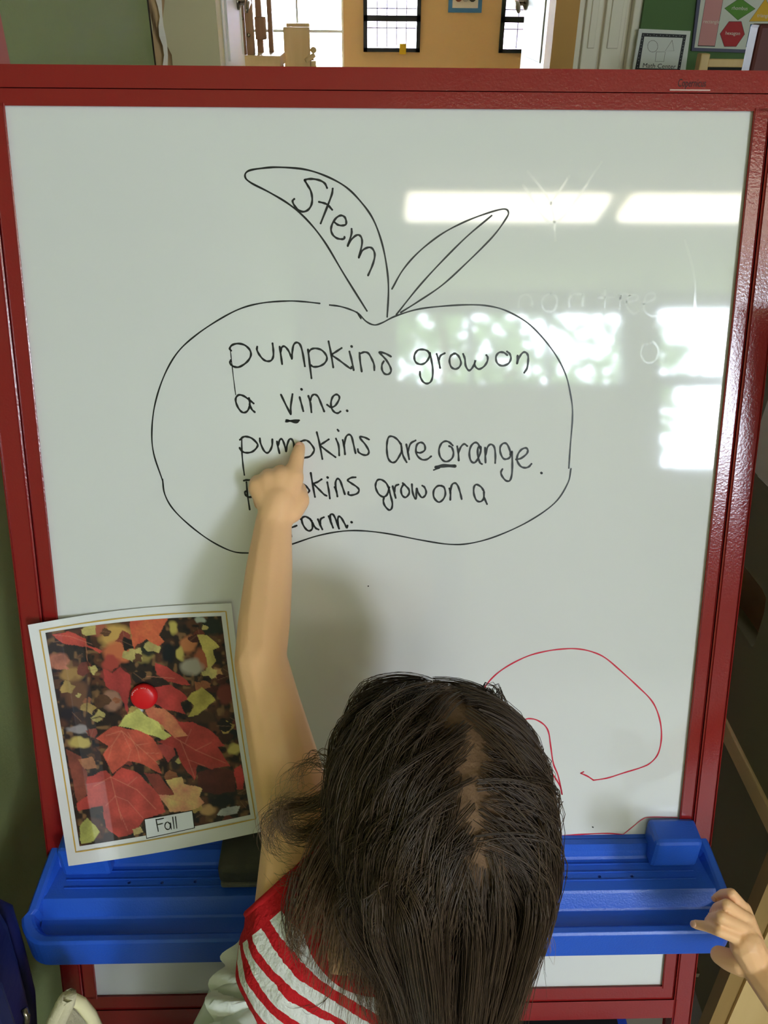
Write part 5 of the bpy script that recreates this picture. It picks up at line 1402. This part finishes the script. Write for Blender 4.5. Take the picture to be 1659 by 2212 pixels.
# ---------------------------------------------------------------- second child, mostly out of frame: right hand on the tray corner
kid = thing('person', (.79, .27, 0), 'second child reaching in with one bare hand gripping the corner of the blue tray', 'person')
def K_(px, py, d): return at(px, py, d)
bm = bmesh.new()
W2 = K_(1636, 2084, .818); HBk = K_(1606, 2020, .815)
E2 = K_(1760, 2225, .775)
SH_ = np.array([.13, .11, 0])
S2 = np.array([.56, .20, .60]) + SH_
chain(bm, [S2, UP(S2, E2, .5), E2, UP(E2, W2, .35), UP(E2, W2, .8), W2], [.034, .029, .025, .025, .020, .0175])
hull(bm, W2, .0165, K_(1612, 2040, .812), .0165)
MC = [K_(1611, 2032, .812), K_(1615, 2009, .814), K_(1614, 1986, .819), K_(1607, 1963, .828)]
for q, r in zip(MC, (.0080, .0078, .0076, .0072)): hull(bm, UP(W2, HBk, .35), .0155, q, r)
PI = [K_(1554, 2010, .806), K_(1558, 1981, .803), K_(1570, 1954, .810), K_(1580, 1930, .822)]
DI = [K_(1527, 2001, .824), K_(1538, 1984, .830), K_(1549, 1961, .834), K_(1560, 1931, .842)]
TI = [K_(1503, 1997, .836), K_(1531, 1990, .842), K_(1541, 1971, .846), K_(1547, 1939, .852)]
for q, p_, d_, t_, r in zip(MC, PI, DI, TI, (1.0, 1.0, .95, .88)):
    chain(bm, [q, p_, d_, t_], [.0070 * r, .0061 * r, .0054 * r, .0046 * r])
chain(bm, [K_(1622, 2080, .822), K_(1600, 2080, .826), K_(1576, 2074, .836), K_(1554, 2063, .846)], [.0135, .0130, .0112, .0092])
# body, head and legs of that child
KH = np.array([.70, .15, .76]) + SH_
ell(bm, KH, (.068, .082, .082)); ell(bm, KH + np.array([-.02, .03, -.05]), (.05, .05, .05))
ell(bm, KH + np.array([-.048, .072, -.025]), (.010, .010, .010))
for s in (-1, 1): ell(bm, KH + np.array([s * .05, -.048 * -s * .6, -.02]) + np.array([0, 0, 0]), (.010, .010, .018))
hull(bm, KH - np.array([0, .01, .06]), .034, SH_ + np.array([.68, .15, .64]), .036)
hull(bm, SH_ + np.array([.58, .19, .60]), .05, SH_ + np.array([.74, .12, .60]), .05); hull(bm, SH_ + np.array([.62, .17, .58]), .062, SH_ + np.array([.62, .17, .40]), .07); hull(bm, SH_ + np.array([.70, .14, .58]), .062, SH_ + np.array([.70, .14, .40]), .07)
K3 = SH_ + np.array([.78, .10, .60]); chain(bm, [K3, SH_ + np.array([.82, .08, .47]), SH_ + np.array([.80, .14, .36])], [.034, .026, .018]); 
for k in range(4): chain(bm, [SH_ + np.array([.80, .145, .345]), SH_ + np.array([.785 + .011 * k, .155, .31]), SH_ + np.array([.787 + .010 * k, .165, .285])], [.016, .008, .006])
chain(bm, [SH_ + np.array([.795, .15, .35]), SH_ + np.array([.775, .165, .325])], [.011, .008])
for hx0 in (.625, .70):
    chain(bm, [SH_ + np.array([hx0, .155, .38]), SH_ + np.array([hx0, .16, .21]), SH_ + np.array([hx0, .145, .05])], [.056, .04, .026])
    hull(bm, SH_ + np.array([hx0, .137, .028]), .025, SH_ + np.array([hx0 - .01, .21, .022]), .020)
kb = remesh(bm, .0014, 3); put('body', kb, M_SKIN, kid, True)
bm = bmesh.new()
for a, ra, b, rb in (((.58, .19, .60), .057, (.74, .12, .60), .057), ((.62, .17, .58), .069, (.62, .17, .38), .080), ((.70, .14, .58), .069, (.70, .14, .38), .080)): hull(bm, SH_ + np.array(a), ra, SH_ + np.array(b), rb)
put('shirt', remesh(bm, .004, 6), mat('grey_shirt', (120, 132, 150), .9, .2, bump=.4, bscale=60), kid, True)
bm = bmesh.new()
for v in bmesh.ops.create_icosphere(bm, subdivisions=4, radius=1.0)['verts']:
    q = np.array(v.co); v.co = Vector(KH + np.array([.004, -.006, .010]) + q * np.array([.073, .086, .084]))
bmesh.ops.delete(bm, geom=[v for v in bm.verts if (v.co.y > KH[1] + .04 and v.co.z < KH[2] + .03) or v.co.z < KH[2] - .05], context='VERTS')
from_bm('hair', bm, mat('brown_hair', (70, 52, 38), .6, .3, bump=.8, bscale=120), kid, True)
for s, q in ((-1, (-.052, .060, -.008)), (1, (-.004, .084, -.008))):
    bm = bmesh.new(); ell(bm, KH + np.array(q), (.008, .008, .007), None, 2); from_bm('eye', bm, M_EYE, kid, True)
M_NAIL = mat('nail_pale', (232, 182, 156), .3, .5)
for t_, d_, r in zip(TI, DI, (1, 1, .95, .88)):
    dv = unit(t_ - d_); toc = unit(C - t_); nn = unit(toc - dv * (toc @ dv)); bm = bmesh.new()
    ell(bm, t_ + nn * .0047 * r - dv * .001, (.0042 * r, .0036 * r, .0012), np.stack([dv, np.cross(nn, dv), nn]), 2); from_bm('fingernail', bm, M_NAIL, kid, True)
